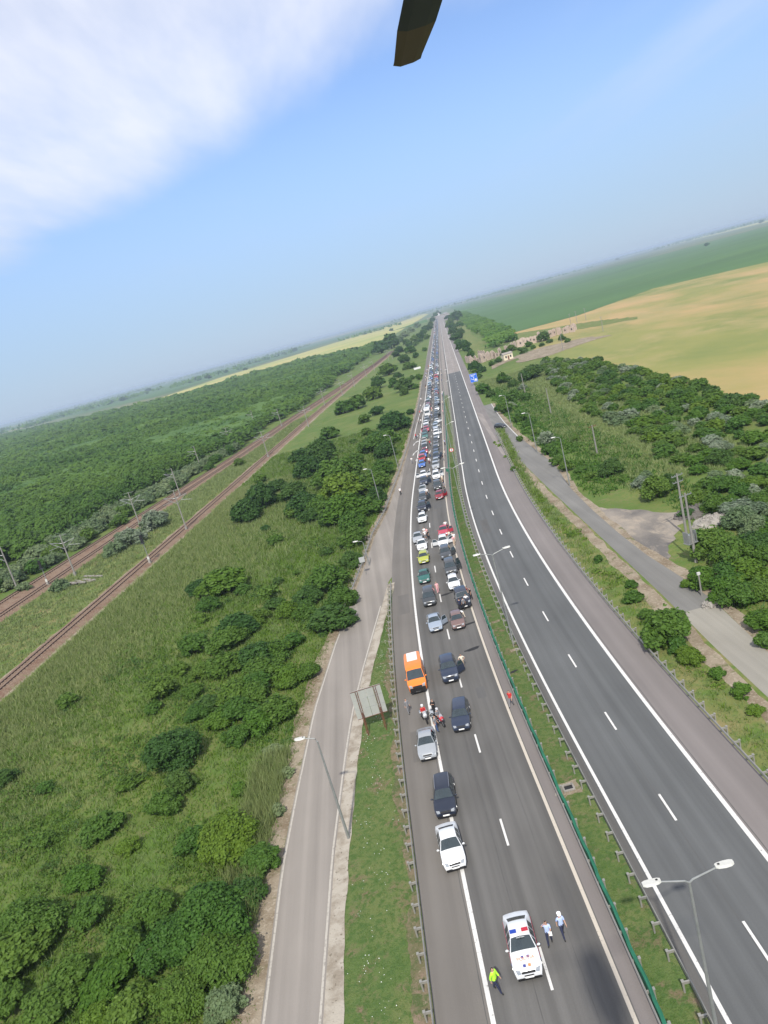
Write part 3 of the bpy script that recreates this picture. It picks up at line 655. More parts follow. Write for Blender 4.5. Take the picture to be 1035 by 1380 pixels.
def blue_sign():
    a = W(640.5, 519); t = thing('motorway_sign', 'big blue motorway direction sign with white lettering blocks beside the right shoulder', 'road sign', a, hd(a[1]))
    mb = MB(); mb.box((0, 0, 4.2), (4.6, .12, 4.8)); t.scale = (.72, .72, .80); mb.build('panel', BLUE, t)
    for s in (-1.5, 1.5): m2 = MB(); m2.tube([(s, .15, 0), (s, .15, 6.4)], .1, 7); m2.build('post', GALV, t)
    mb = MB(); f = -.068
    def r(x0, x1, z0, z1): mb.quad((x0, f, z0), (x1, f, z0), (x1, f, z1), (x0, f, z1))
    r(-2.2, 2.2, 6.46, 6.54); r(-2.2, 2.2, 1.86, 1.94); r(-2.22, -2.14, 1.9, 6.5); r(2.14, 2.22, 1.9, 6.5)
    r(-1.6, 1.5, 5.7, 6.0); r(-1.6, .6, 5.1, 5.35); r(-.14, .14, 2.3, 4.4); r(-1.5, .1, 3.3, 3.55); r(-1.5, -1.25, 3.3, 4.2); mb.poly([(-.45, f, 4.3), (.45, f, 4.3), (0, f, 4.85)])
    r(.5, 1.8, 2.3, 3.6)
    mb.build('sign_face', SWHITE, t)
blue_sign()
def back_sign(px, py, w, h, z, lab, mat=None, disc=False, face=0):
    a = W(px, py); t = thing('road_sign', lab, 'road sign', a, hd(a[1])); mb = MB(); mb.tube([(0, 0, 0), (0, 0, z + h)], .035, 6); mb.build('post', GALV, t)
    mb = MB()
    if disc:
        n = 20
        for r_, y_, mi in ((w / 2, -.05, 1), (w / 2 * .76, -.056, 0)):
            mb.poly([(r_ * math.cos(2 * math.pi * k / n), y_, z + h / 2 + r_ * math.sin(2 * math.pi * k / n)) for k in range(n)], mi)
        mb.poly([(w / 2 * math.cos(2 * math.pi * k / n), -.03, z + h / 2 + w / 2 * math.sin(2 * math.pi * k / n)) for k in reversed(range(n))], 2)
        mb.build('disc', [SWHITE, SRED, SGREY], t)
    else:
        mb.box((0, -.06, z + h / 2), (w, .03, h)); mb.build('plate', mat or SGREY, t)
back_sign(493.5, 775, .9, .9, 2.3, 'small square grey sign seen from behind, beside the short lamp on the left')
back_sign(611, 617, 1.1, 1.1, 1.6, 'round white disc sign with red rim on the grass median', disc=True)
back_sign(563.5, 501, 4.6, 1.3, 1.8, 'long white board standing in the grass left of the distant jam', SWHITE)
back_sign(604, 640, .5, .8, .8, 'small green plate on the median behind the green screen', GREENNET)
def manhole():
    a = W(768, 1066); t = thing('drain_box', 'broken concrete drain box sunk in the median grass behind the green screen', 'drain', (a[0], a[1], 0), hd(a[1]))
    mb = MB(); mb.box((0, 0, .07), (.9, .14, .14)); mb.box((0, .7, .07), (.9, .14, .14)); mb.box((-.4, .35, .07), (.14, .58, .14)); mb.box((.4, .35, .07), (.14, .58, .14)); mb.build('rim', CONC, t)
    mb = MB(); mb.box((0, .35, .035), (.66, .56, .02)); mb.build('opening', BLACK, t)
    mb = MB(); mb.box((-.75, .5, .05), (.5, .7, .1), 0, .3); mb.box((-.9, -.1, .05), (.6, .25, .1), 0, -.2); mb.build('slab', CONC, t)
    area('bare_earth', DIRT, [(a[0] - 1.2, a[1] - .6), (a[0] + .9, a[1] - .5), (a[0] + .9, a[1] + 1.2), (a[0] - .8, a[1] + 1.1)], .026, .15, .3)
    for px, py in ((694, 876), (768, 1250), (668, 838), (612, 657), (650, 770)):
        b = W(px, py); area('bare_earth', DIRT, [(b[0] - .5, b[1] - .3), (b[0] + .5, b[1] - .25), (b[0] + .6, b[1] + .3), (b[0] - .5, b[1] + .35)], .027, .1, .2)
manhole()
def beams():
    a = W(112, 785); 
    for k in range(7):
        mb = MB(); o = thing('concrete_beam', ['longest pale concrete beam thrown across the heap by the rails', 'pale concrete beam at the back of the heap by the rails', 'concrete beam lying crooked on the heap by the rails', 'short broken concrete beam at the left end of the heap', 'concrete beam at the right end of the heap by the rails', 'tilted concrete beam on top of the heap by the rails', 'concrete beam lying in front of the heap by the rails'][k], 'concrete beam', (a[0] + rnd.uniform(-3, 3), a[1] + rnd.uniform(-1.5, 2.5), .25 + .2 * (k % 3)), -.55 + rnd.uniform(-.3, .3), 'concrete beams heaped beside the rails')
        o.rotation_euler[1] = rnd.uniform(-.05, .05); mb.box((0, 0, 0), (rnd.uniform(4, 9), .4, .3)); mb.build('beam', CONC, o)
        mb = MB(); mb.box((1, 0, .17), (.3, .3, .06)); mb.build('clamp', RUST, o)
beams()
def heap(px, py, r, h, lab, mat, n=5):
    a = W(px, py); mb = MB(); mb.ball((0, 0, 0), (r, r * .6, h), 0, 26, 14, .10)
    for k in range(60):
        t = rnd.uniform(0, 6.28); q = rnd.uniform(.3, 1.05); mb.ball((r * q * math.cos(t), r * .6 * q * math.sin(t), h * math.sqrt(max(0, 1 - q * q)) + .02), rnd.uniform(.08, .28), 0, 5, 4, .3)
    o = mb.build('rubble_heap', mat); o.location = (a[0], a[1], 0); tag(o, lab, 'rubble heap')
heap(962, 704, 3.0, 1.0, 'pale rubble heap at the back corner of the gravel yard', CONC); heap(940, 692, 3.4, 1.1, 'dark gravel heap behind the twin power poles', plain('dark_gravel', (.11, .10, .09), .9, 0, .3, 6, .5))
heap(957, 817, .9, .45, 'small pale stone heap at the bend of the right slip road', CONC)

# ------------------------------------------------------------------ ruined walls and small buildings
def ruins():
    pts = [W(628, 489), W(650, 489), W(668, 482), W(697, 469), W(726, 461), W(750, 452), W(776, 447)]
    t = thing('ruined_building', 'long roofless ruin of pinkish concrete wall panels with gaps, right of the motorway', 'ruined building', pts[0])
    m = layered('ruin_wall', [(0.48, 0.38, 0.31), ((0.34, 0.26, 0.22), .42, .6), ((0.56, 0.47, 0.40), .5, .66)], [.25, 1.2], bump=.2, bscale=3)
    for a, b in zip(pts, pts[1:]):
        L_ = np.linalg.norm(b - a); n = max(2, int(L_ / 4.2)); ang = math.atan2((b - a)[1], (b - a)[0])
        for k in range(n):
            if rnd.random() < .1: continue
            for dy in (0, 9):
                if dy and rnd.random() < .6: continue
                q = a + (b - a) * (k + .5) / n - pts[0]; h = rnd.choice([2.6, 4.2, 4.9, 5.4, 4.5]); w = L_ / n * rnd.uniform(.78, .97)
                mb = MB(); zx = [(-w / 2, 0), (w / 2, 0), (w / 2, h * rnd.uniform(.7, 1)), (w * .1, h), (-w / 2, h * rnd.uniform(.8, 1))]
                for s in (-1, 1): mb.poly([(x, s * .15, z) for x, z in (zx if s < 0 else zx[::-1])])
                for i in range(5): (x1, z1), (x2, z2) = zx[i], zx[(i + 1) % 5]; mb.quad((x1, .15, z1), (x2, .15, z2), (x2, -.15, z2), (x1, -.15, z1))
                if rnd.random() < .6: mb.box((rnd.uniform(-.4, .4), -.16, h * .5), (.9, .03, 1.2), 1)
                o = mb.build('wall_panel', [m, BLACK], t); o.location = (q[0] - math.sin(ang) * dy, q[1] + math.cos(ang) * dy, 0); o.rotation_euler = (0, 0, ang)
ruins()
def hut(px, py, w, d, h, lab, colr, ang=0, roof=None):
    a = W(px, py); t = thing('small_building', lab, 'building', a, ang); mb = MB(); mb.box((0, 0, h / 2), (w, d, h)); mb.build('wall', plain('plaster_' + lab[:5], colr, .9, 0, .15, 1), t)
    mb = MB(); e = .3; mb.quad((-w / 2 - e, -d / 2 - e, h), (w / 2 + e, -d / 2 - e, h), (w / 2 + e, 0, h + d * .22), (-w / 2 - e, 0, h + d * .22)); mb.quad((-w / 2 - e, 0, h + d * .22), (w / 2 + e, 0, h + d * .22), (w / 2 + e, d / 2 + e, h), (-w / 2 - e, d / 2 + e, h))
    for s in (-1, 1): mb.poly([(s * w / 2, -d / 2, h), (s * w / 2, d / 2, h), (s * w / 2, 0, h + d * .22)])
    mb.build('roof', roof or CONC, t)
    for x in (-w * .25, w * .25): mb = MB(); mb.box((x, -d / 2 - .01, h * .55), (w * .16, .06, h * .35)); mb.build('window', BLACK, t)
    mb = MB(); mb.box((0, -d / 2 - .01, h * .36), (w * .15, .06, h * .7)); mb.build('door', RUST, t)
hut(684, 485, 5.5, 4, 3.4, 'small cream hut with a shallow roof in front of the ruined walls', (.62, .56, .42), .2)
hut(587.5, 426.5, 26, 14, 8, 'white flat building beside the far overpass at the head of the jam', (.7, .7, .68), .1)
def overpass():
    y = 2240; x, h = C(y); t = thing('road_overpass', 'far pale bridge carrying a side road over the motorway', 'bridge', (x, y, 0), hd(y))
    mb = MB(); mb.box((0, 0, 7.2), (70, 11, 1.4)); mb.build('deck', CONC, t)
    for s in (-1, 1): mb = MB(); mb.box((0, s * 5.3, 8.4), (70, .3, 1.0)); mb.build('parapet', CONC, t)
    for s in (-20, 0, 20): mb = MB(); mb.box((s, 0, 3.25), (1.2, 9, 6.5)); mb.build('pier', CONC, t)
    for s in (-1, 1):
        mb = MB(); a, b = s * 35, s * 150; lo, hi = -9, 9
        top = [(a, -5, 7.8), (a, 5, 7.8), (b, 5, .2), (b, -5, .2)]; bot = [(a, -22, 0), (a, 22, 0), (b, 5.2, 0), (b, -5.2, 0)]
        mb.poly(top, 1)
        for k in (0, 1, 2, 3): mb.quad(top[k], top[(k + 1) % 4], bot[(k + 1) % 4], bot[k])
        mb.build('approach_ramp', [FGREEN, AS_OLD], t)
overpass()
area('junction_apron', AS_OLD, P((598, 421), (594, 425), (590, 432), (596, 433), (604, 431), (611, 424), (604, 423), (602, 420)), .2, 0, 30)
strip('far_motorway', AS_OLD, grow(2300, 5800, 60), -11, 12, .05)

# ------------------------------------------------------------------ vegetation
def mesh_np(name, V, F, mat, tone=None):
    me = bpy.data.meshes.new(name); nv, nf = len(V), len(F); k = F.shape[1]
    me.vertices.add(nv); me.vertices.foreach_set('co', V.astype(np.float32).ravel())
    me.loops.add(nf * k); me.loops.foreach_set('vertex_index', F.astype(np.int32).ravel())
    me.polygons.add(nf); me.polygons.foreach_set('loop_start', np.arange(0, nf * k, k, dtype=np.int32)); me.polygons.foreach_set('loop_total', np.full(nf, k, dtype=np.int32))
    me.materials.append(mat); me.update(calc_edges=True)
    if tone is not None:
        a = me.attributes.new('tone', 'FLOAT', 'FACE'); a.data.foreach_set('value', tone.astype(np.float32))
    return me
def leaves(cent, nrm, size, r):
    """leaf quads at cent with normals nrm"""
    n = len(cent); nrm = nrm / np.linalg.norm(nrm, axis=1, keepdims=True)
    rv = r.normal(size=(n, 3)); t = np.cross(nrm, rv); t /= np.linalg.norm(t, axis=1, keepdims=True) + 1e-9; b = np.cross(nrm, t)
    s = (size * r.uniform(.6, 1.4, n))[:, None]; w = r.uniform(.45, .8, n)[:, None]
    V = np.stack([cent - t * s, cent - b * s * w, cent + t * s, cent + b * s * w], 1).reshape(-1, 3)
    return V, np.arange(4 * n).reshape(-1, 4)
def crown_pts(lobes, n, r):
    """points on the outside of a union of ellipsoids (cx, cy, cz, rx, ry, rz)"""
    lobes = np.array(lobes, float); wts = (lobes[:, 3] * lobes[:, 5]); wts = wts / wts.sum()
    idx = r.choice(len(lobes), n, p=wts); d = r.normal(size=(n, 3)); d /= np.linalg.norm(d, axis=1, keepdims=True)
    d[:, 2] = np.where(d[:, 2] < -.55, -d[:, 2], d[:, 2])
    # clumps: radius modulated by direction-based noise
    ph = r.uniform(0, 6.28, (len(lobes), 6)); fr = 4.5
    q = 1 + .13 * np.sin(fr * d[:, 0] * 2 + ph[idx, 0]) * np.sin(fr * d[:, 1] * 2 + ph[idx, 1]) + .10 * np.sin(fr * 2.1 * d[:, 2] + ph[idx, 2]) * np.sin(9 * d[:, 0] + ph[idx, 3])
    q *= 1 - np.abs(r.normal(0, .16, n)) + (r.random(n) < .16) * r.uniform(0, .34, n)
    L_ = lobes[idx]; P_ = L_[:, :3] + d * L_[:, 3:] * q[:, None]
    keep = np.ones(n, bool)
    for k, l in enumerate(lobes):
        e = (((P_ - l[:3]) / (l[3:] * .74)) ** 2).sum(1) < 1; keep &= ~(e & (idx != k))
    keep &= P_[:, 2] > .05
    return P_[keep], d[keep]
def make_lobes(r, R0, H, n, low=0.2):
    """domed crown: lobes of uneven size packed under a lumpy dome that reaches down to the ground"""
    out = [(0, 0, H * .44, R0 * r.uniform(.55, .68), R0 * r.uniform(.55, .68), H * .44)]; lean = r.uniform(-.12, .12, 2)
    for k in range(n):
        a = 2.399963 * k + r.uniform(-.4, .4); u = math.sqrt((k + .5) / n) * r.uniform(.82, 1.05); q = R0 * .80 * u; top = H * (.90 * math.sqrt(max(.04, 1 - (q / R0) ** 2))) * r.uniform(.72, 1.08)
        s = R0 * r.uniform(.17, .36); z = max(s * .55, top - s) if r.random() < .62 else r.uniform(s * .5, max(s * .6, top * .7))
        out.append((q * math.cos(a) + lean[0] * R0 * z / H, q * math.sin(a) + lean[1] * R0 * z / H, z, s, s * r.uniform(.8, 1.25), s * r.uniform(.85, 1.25)))
    return out
def crown_mesh(name, mat, seed, R0, H, n, leaf, nl=7, low=.2, core=True):
    r = np.random.default_rng(seed); lb = make_lobes(r, R0, H, nl, low); P_, d = crown_pts(lb, n, r)
    V, F = leaves(P_, d + r.normal(0, .55, d.shape) + np.array([0, 0, .35]), leaf, r); tone = r.beta(1.6, 1.8, len(F)) * .75 + .25 * r.random()
    if core:
        cv, cf = [], []; 
        for l in lb:
            b = len(V) + len(cv); nu, nv = 7, 5
            for i in range(nv + 1):
                for j in range(nu):
                    th, ph = math.pi * i / nv, 2 * math.pi * j / nu; s = .64 * r.uniform(.85, 1.12)
                    cv.append((l[0] + l[3] * s * math.sin(th) * math.cos(ph), l[1] + l[4] * s * math.sin(th) * math.sin(ph), max(.05, l[2] + l[5] * s * math.cos(th))))
            for i in range(nv):
                for j in range(nu): a = b + i * nu + j; e = b + i * nu + (j + 1) % nu; cf.append((a, a + nu, e + nu, e))
        V = np.vstack([V, np.array(cv)]); F = np.vstack([F, np.array(cf)]); tone = np.concatenate([tone, np.full(len(cf), .35)])
    return mesh_np(name, V, F, mat, tone)
def trunk_mesh(seed, H, R0):
    r = random.Random(seed); mb = MB(); mb.tube([(0, 0, 0), (.05, 0, H * .3), (0, .08, H * .6)], [.05 * R0 + .04, .04 * R0 + .03, .02 * R0 + .01], 7)
    for k in range(5):
        a = 6.28 * k / 5 + r.random(); z = H * r.uniform(.15, .4); mb.tube([(0, 0, z), (R0 * .3 * math.cos(a), R0 * .3 * math.sin(a), z + H * .2), (R0 * .6 * math.cos(a), R0 * .6 * math.sin(a), z + H * .33)], [.03 * R0 + .02, .02 * R0 + .015, .01], 5)
    return mb.mesh('trunk', BARK)
PROTO = {}
MATK = dict(g=LEAFA, d=LEAFB, b=LEAFC, s=LEAFW, w=LEAFO)
def proto(kind, lod, var):
    key = (kind, lod, var)
    if key not in PROTO:
        n, leaf = {0: (15000, .046), 1: (5600, .078), 2: (1700, .14), 3: (460, .25)}[lod]   # unit crown radius 1, height 1.6
        if kind == 's': n = int(n * 1.0)
        nl = {0: 34, 1: 26, 2: 16, 3: 9}[lod]
        PROTO[key] = (crown_mesh('crown', MATK[kind], hash((ord(kind), lod, var)) % 9999, 1.0, 1.6, n, leaf, nl, .12), trunk_mesh(var, 1.6, 1.0))
    return PROTO[key]
TREEN = [0]
def tree(x, y, r, h, kind, label, cat, group, name=None):
    D = math.sqrt(x * x + y * y + CAMH ** 2); pxs = r * 980 * .74 / D
    lod = 0 if pxs > 26 else 1 if pxs > 12 else 2 if pxs > 5 else 3
    var = rnd.randrange(4); cm, tm = proto(kind, lod, var)
    t = thing(name or cat.replace(' ', '_'), label, cat, (x, y, 0), rnd.uniform(0, 6.28), group)
    s = (r * rnd.uniform(.85, 1.2), r * rnd.uniform(.75, 1.1), h / 1.6)
    for nm, me in (('trunk', tm), ('crown', cm)):
        o = link(nm, me, t); o.scale = s
    TREEN[0] += 1; return t
ADJ = dict(g='green', d='dark green', b='bright green', s='silvery', w='grey-green')
def at_px(px, py, wpx, hr, kind, where, grp, cat='tree'):
    p = W(px, py); 
    for _ in range(4):
        D = math.sqrt(p[0] ** 2 + p[1] ** 2 + CAMH ** 2); r = wpx / 2 * D / FPX; p = W(px, py, r * hr * .55)
    return tree(p[0], p[1], r, r * hr, kind, where, cat, grp)
V_NEAR = '''227 1005 92 d|240 1050 48 d|219 1078 52 g|170 1054 34 g|134 1111 52 g|170 1139 36 b|110 1180 54 b|118 1225 56 g|36 1237 84 g|14 1282 74 g|304 1119 98 b|349 1156 56 g|260 1130 54 g|278 1230 112 g|292 1290 100 g|226 1262 84 g|200 1222 64 g|170 1268 64 g|243 1334 84 g|296 1350 60 w|90 1312 64 g|142 1318 64 b|6 1342 60 g|60 1352 64 g|178 1352 64 g|130 1370 50 b|345 969 64 b|316 953 54 g|381 953 40 b|385 912 46 g|341 920 54 g|264 957 42 g|215 924 54 g|205 952 26 g|89 942 34 g|4 1046 36 d|330 1200 56 d|322 1060 30 b|385 1040 26 w|372 1090 30 w|366 1010 30 w|60 1130 30 g|60 1060 26 g'''
V_MID = '''302 779 66 b|265 790 34 d|326 793 28 g|280 813 34 g|360 797 30 g|374 782 18 d|370 726 24 g|357 711 16 d|399 771 12 g|438 742 22 d|475 720 46 g|472 751 36 d|440 776 66 g|458 800 48 g|414 800 44 d|442 830 62 d|411 821 38 g|386 819 36 b|370 812 26 d|271 831 24 g|317 841 52 d|348 828 34 g|258 865 46 g|302 859 50 g|342 880 64 d|373 872 46 g|302 890 52 g|271 902 36 g|348 898 54 g|385 909 54 b|413 902 36 g|317 930 48 g|342 930 42 g|258 930 32 g|280 945 36 d|370 952 56 g|296 966 42 b|317 988 42 g|240 900 28 g|395 860 30 g|466 835 26 d'''
V_HILL = '''577 441 8 d|570 447 9 g|566 458 9 d|558 455 9 g|551 463 10 d|572 470 7 g|560 478 9 d|548 492 12 g|541 513 12 d|555 508 9 d|533 476 12 d|545 450 9 w|538 456 9 w|553 444 8 w|562 438 7 w|349 665 52 d|328 686 48 d|373 653 32 d|394 659 42 d|406 676 48 d|430 680 48 g|460 682 64 b|460 654 62 b|454 632 56 g|412 626 46 d|403 612 30 d|430 605 52 d|478 617 32 g|442 582 28 g|476 594 13 g|502 596 36 g|517 606 36 d|511 590 30 d|528 572 32 d|537 569 26 d|513 629 36 g|505 646 46 g|484 650 46 g|490 680 46 g|472 700 42 g|442 697 36 d|418 692 32 d|507 664 34 d|439 743 18 d|443 581 20 g|462 547 28 g|480 540 27 g|501 528 27 g|508 514 24 d|522 496 22 g|529 514 18 g|545 516 28 d|545 526 17 d|564 507 12 g|530 565 42 d|508 552 20 d|490 563 18 g|552 554 14 d|494 581 18 g|504 588 24 g|522 588 30 g|543 482 16 d|552 470 14 g|538 470 12 d|566 452 10 d|575 453 8 g|573 442 9 d|525 458 26 d|512 466 22 d|556 492 10 g|560 520 10 g|536 505 12 d|547 460 10 d|580 436 7 d|560 462 9 d|583 430 6 d|350 645 22 g|395 690 26 g'''
V_RIGHT = '''603 427 6 d|607 431 7 g|608 438 8 d|618 436 8 g|620 446 10 d|617 460 10 g|634 476 12 g|645 506 12 d|640 500 10 g|590 421 7 d|586 424 7 g|615 424 15 d|605 436 8 d|610 444 10 d|613 453 12 d|624 464 17 d|630 470 10 d|639 492 17 d|650 497 11 d|650 522 21 g|660 530 14 d|677 508 22 g|691 516 17 d|716 500 32 d|706 506 22 d|693 532 23 g|708 534 18 g|681 548 22 g|670 550 12 d|733 452 13 d|681 475 14 d|689 468 12 g|700 470 6 g|730 464 7 d|646 493 9 d|662 489 8 g|671 485 9 d|706 472 9 d|718 467 7 g|741 459 8 d|757 454 8 d|712 463 9 g|655 478 10 d|765 458 8 g|704 521 14 s|688 545 14 s|700 560 20 g|712 570 16 g|735 588 26 s|738 604 22 g|720 582 14 g|776 590 14 g|823 627 36 d|783 632 17 g|752 618 22 g|762 626 22 g|745 606 20 g|884 653 48 g|902 647 32 d|864 648 22 s|870 640 22 w|963 674 42 g|940 667 32 g|965 650 30 g|960 728 52 g|988 740 52 g|1012 731 52 d|978 770 52 g|1007 768 52 b|998 797 52 g|978 790 42 b|1024 790 42 g|948 775 42 b|1027 834 42 b|998 694 46 w|1019 706 42 w|899 840 60 g|929 881 34 b|912 866 30 g|870 826 24 g|998 928 26 b|852 803 24 g|850 786 16 g|806 752 14 g|768 720 10 g|692 631 10 g|941 770 24 g|925 785 20 b|1030 860 30 g|965 905 24 b|1018 955 20 b|700 590 12 g|795 640 18 g|840 643 18 g|1030 745 40 g|926 690 20 d|940 720 26 g|1000 660 34 g|1025 672 34 g'''
MARKS = [(235, 1005, 'in the middle of the lower left slope'), (60, 1280, 'in the bottom left corner'), (300, 1300, 'at the bottom beside the slip road verge'), (120, 1130, 'on the lower left slope'), (340, 1130, 'beside the slip road left of the tall lamp'),
         (90, 950, 'in the reeds near the single track'), (360, 950, 'on the slope opposite the billboard'), (290, 800, 'on the grassy slope above the reeds'), (310, 880, 'on the middle of the left slope'), (450, 800, 'beside the merging lane guardrail'), (370, 720, 'alone in the bright clearing'),
         (340, 670, 'at the foot of the railway bank'), (430, 610, 'on top of the dense thicket'), (455, 665, 'in the heart of the dense thicket'), (505, 640, 'behind the lamps of the merging lane'), (442, 582, 'on the dry railway bank'), (520, 580, 'next to the merging lane far up'), (500, 530, 'along the railway far up'),
         (545, 520, 'below the long white board'), (540, 480, 'where the railway meets the trees'), (570, 450, 'beside the far end of the jam'), (612, 440, 'lining the empty road far away'), (640, 490, 'by the ruined walls near the road'), (655, 525, 'around the blue sign'), (715, 500, 'in front of the small cream hut'),
         (690, 545, 'behind the black car'), (735, 590, 'by the middle slip road lamp'), (820, 625, 'below the rusty-armed pole'), (885, 650, 'behind the gravel yard'), (985, 750, 'right of the twin power poles'), (900, 840, 'between the guardrail and the right slip road'), (770, 630, 'beside the nearest slip road lamp'), (730, 455, 'among the ruined walls'), (1000, 680, 'beyond the rubble heap'), (1000, 900, 'in the grass strip at the right edge'), (1010, 830, 'at the right edge along the slip road'), (960, 660, 'at the near end of the dense belt')]
def plant_lists():
    seen = {}
    for txt, zone, grp, hr, cat in ((V_NEAR, 'in the overgrown slope at the lower left, %s', 'bushes on the lower left slope', 1.1, 'bush'), (V_MID, 'on the slope left of the slip road, %s', 'bushes left of the slip road', 1.15, 'bush'),
                               (V_HILL, 'between the railway and the jammed road, %s', 'trees between railway and road', 1.3, 'tree'), (V_RIGHT, 'right of the empty carriageway, %s', 'trees right of the motorway', 1.3, 'tree')):
        for it in txt.split('|'):
            px, py, w, k = it.split(); px, py, w = float(px), float(py), float(w)
            size = 'large' if w > 55 else 'small' if w < 26 else 'mid-sized'
            near = nearest_mark(px, py)
            lab = f'{size} {ADJ[k]} {cat} ' + near
            n = seen.get(lab, 0); seen[lab] = n + 1
            if n: lab = ['', 'second ', 'third ', 'fourth ', 'fifth ', 'sixth '][min(n, 5)] + lab
            at_px(px, py, w * (.93 if zone[:13] == 'in the overgr' else 1.5 if py < 458 else 1.22 if py < 500 else 1.04), hr * rnd.uniform(.85, 1.1), k, lab, grp, cat)
def nearest_mark(px, py):
    return min(MARKS, key=lambda m: (m[0] - px) ** 2 + (m[1] - py) ** 2)[2]
plant_lists()
def in_poly(x, y, pl):
    c = False; n = len(pl)
    for i in range(n):
        x1, y1 = pl[i][:2]; x2, y2 = pl[(i + 1) % n][:2]
        if (y1 > y) != (y2 > y) and x < (x2 - x1) * (y - y1) / (y2 - y1) + x1: c = not c
    return c
def belt():
    pl = P((728, 496), (735, 487), (800, 488), (850, 497), (900, 511), (960, 529), (1035, 546), (1120, 590), (1150, 800), (1035, 740), (985, 690), (935, 645), (885, 607), (830, 577), (780, 548), (748, 520))
    xs = [p[0] for p in pl]; ys = [p[1] for p in pl]; k = 0; pts = []
    for _ in range(9000):
        x, y = rnd.uniform(min(xs), max(xs)), rnd.uniform(min(ys), max(ys))
        if not in_poly(x, y, pl): continue
        if any((x - a) ** 2 + (y - b) ** 2 < 3.6 ** 2 for a, b in pts): continue
        pts.append((x, y))
    mid = sorted(pts)
    for x, y in pts:
        u = rnd.random(); k = 's' if u < .13 else 'b' if u < .42 else 'd' if u < .50 else 'w' if u < .60 else 'g'
        r = rnd.uniform(1.6, 2.7); h = r * rnd.uniform(.85, 1.15)
        far = 'far end' if y > 240 else 'middle' if y > 150 else 'near end'
        tree(x, y, r, h, k, f'{ADJ[k]} shrub at the {far} of the dense belt on the right', 'shrub', 'shrubs filling the dense belt on the right')
    return len(pts)
NB = belt()
def rail_bushes():
    for px, py, w, k, lab in ((205, 698, 44, 's', 'silvery grey bush wrapped round the mast between the tracks'), (172, 722, 40, 's', 'broad silvery bush left of the railway signal'), (150, 738, 30, 'w', 'low grey-green bush leaning over the far rails'), (78, 787, 26, 'w', 'grey-green bush left of the heap of beams'), (240, 640, 20, 's', 'pale bush behind the far rails'),
                               (160, 700, 26, 'g', 'green bush at the left side of the far rails'), (322, 622, 18, 'g', 'green bush between the tracks'), (282, 628, 16, 'g', 'green bush at the forest edge behind a mast'), (352, 568, 16, 'b', 'bright green bush beside the far rails at the forest edge'), (30, 790, 20, 'w', 'grey-green bush at the left end of the far rails'), (366, 545, 14, 'g', 'green bush on the forest edge near the pale mast')):
        at_px(px, py, w, 1.2, k, lab, 'bushes beside the rails', 'bush')
rail_bushes()
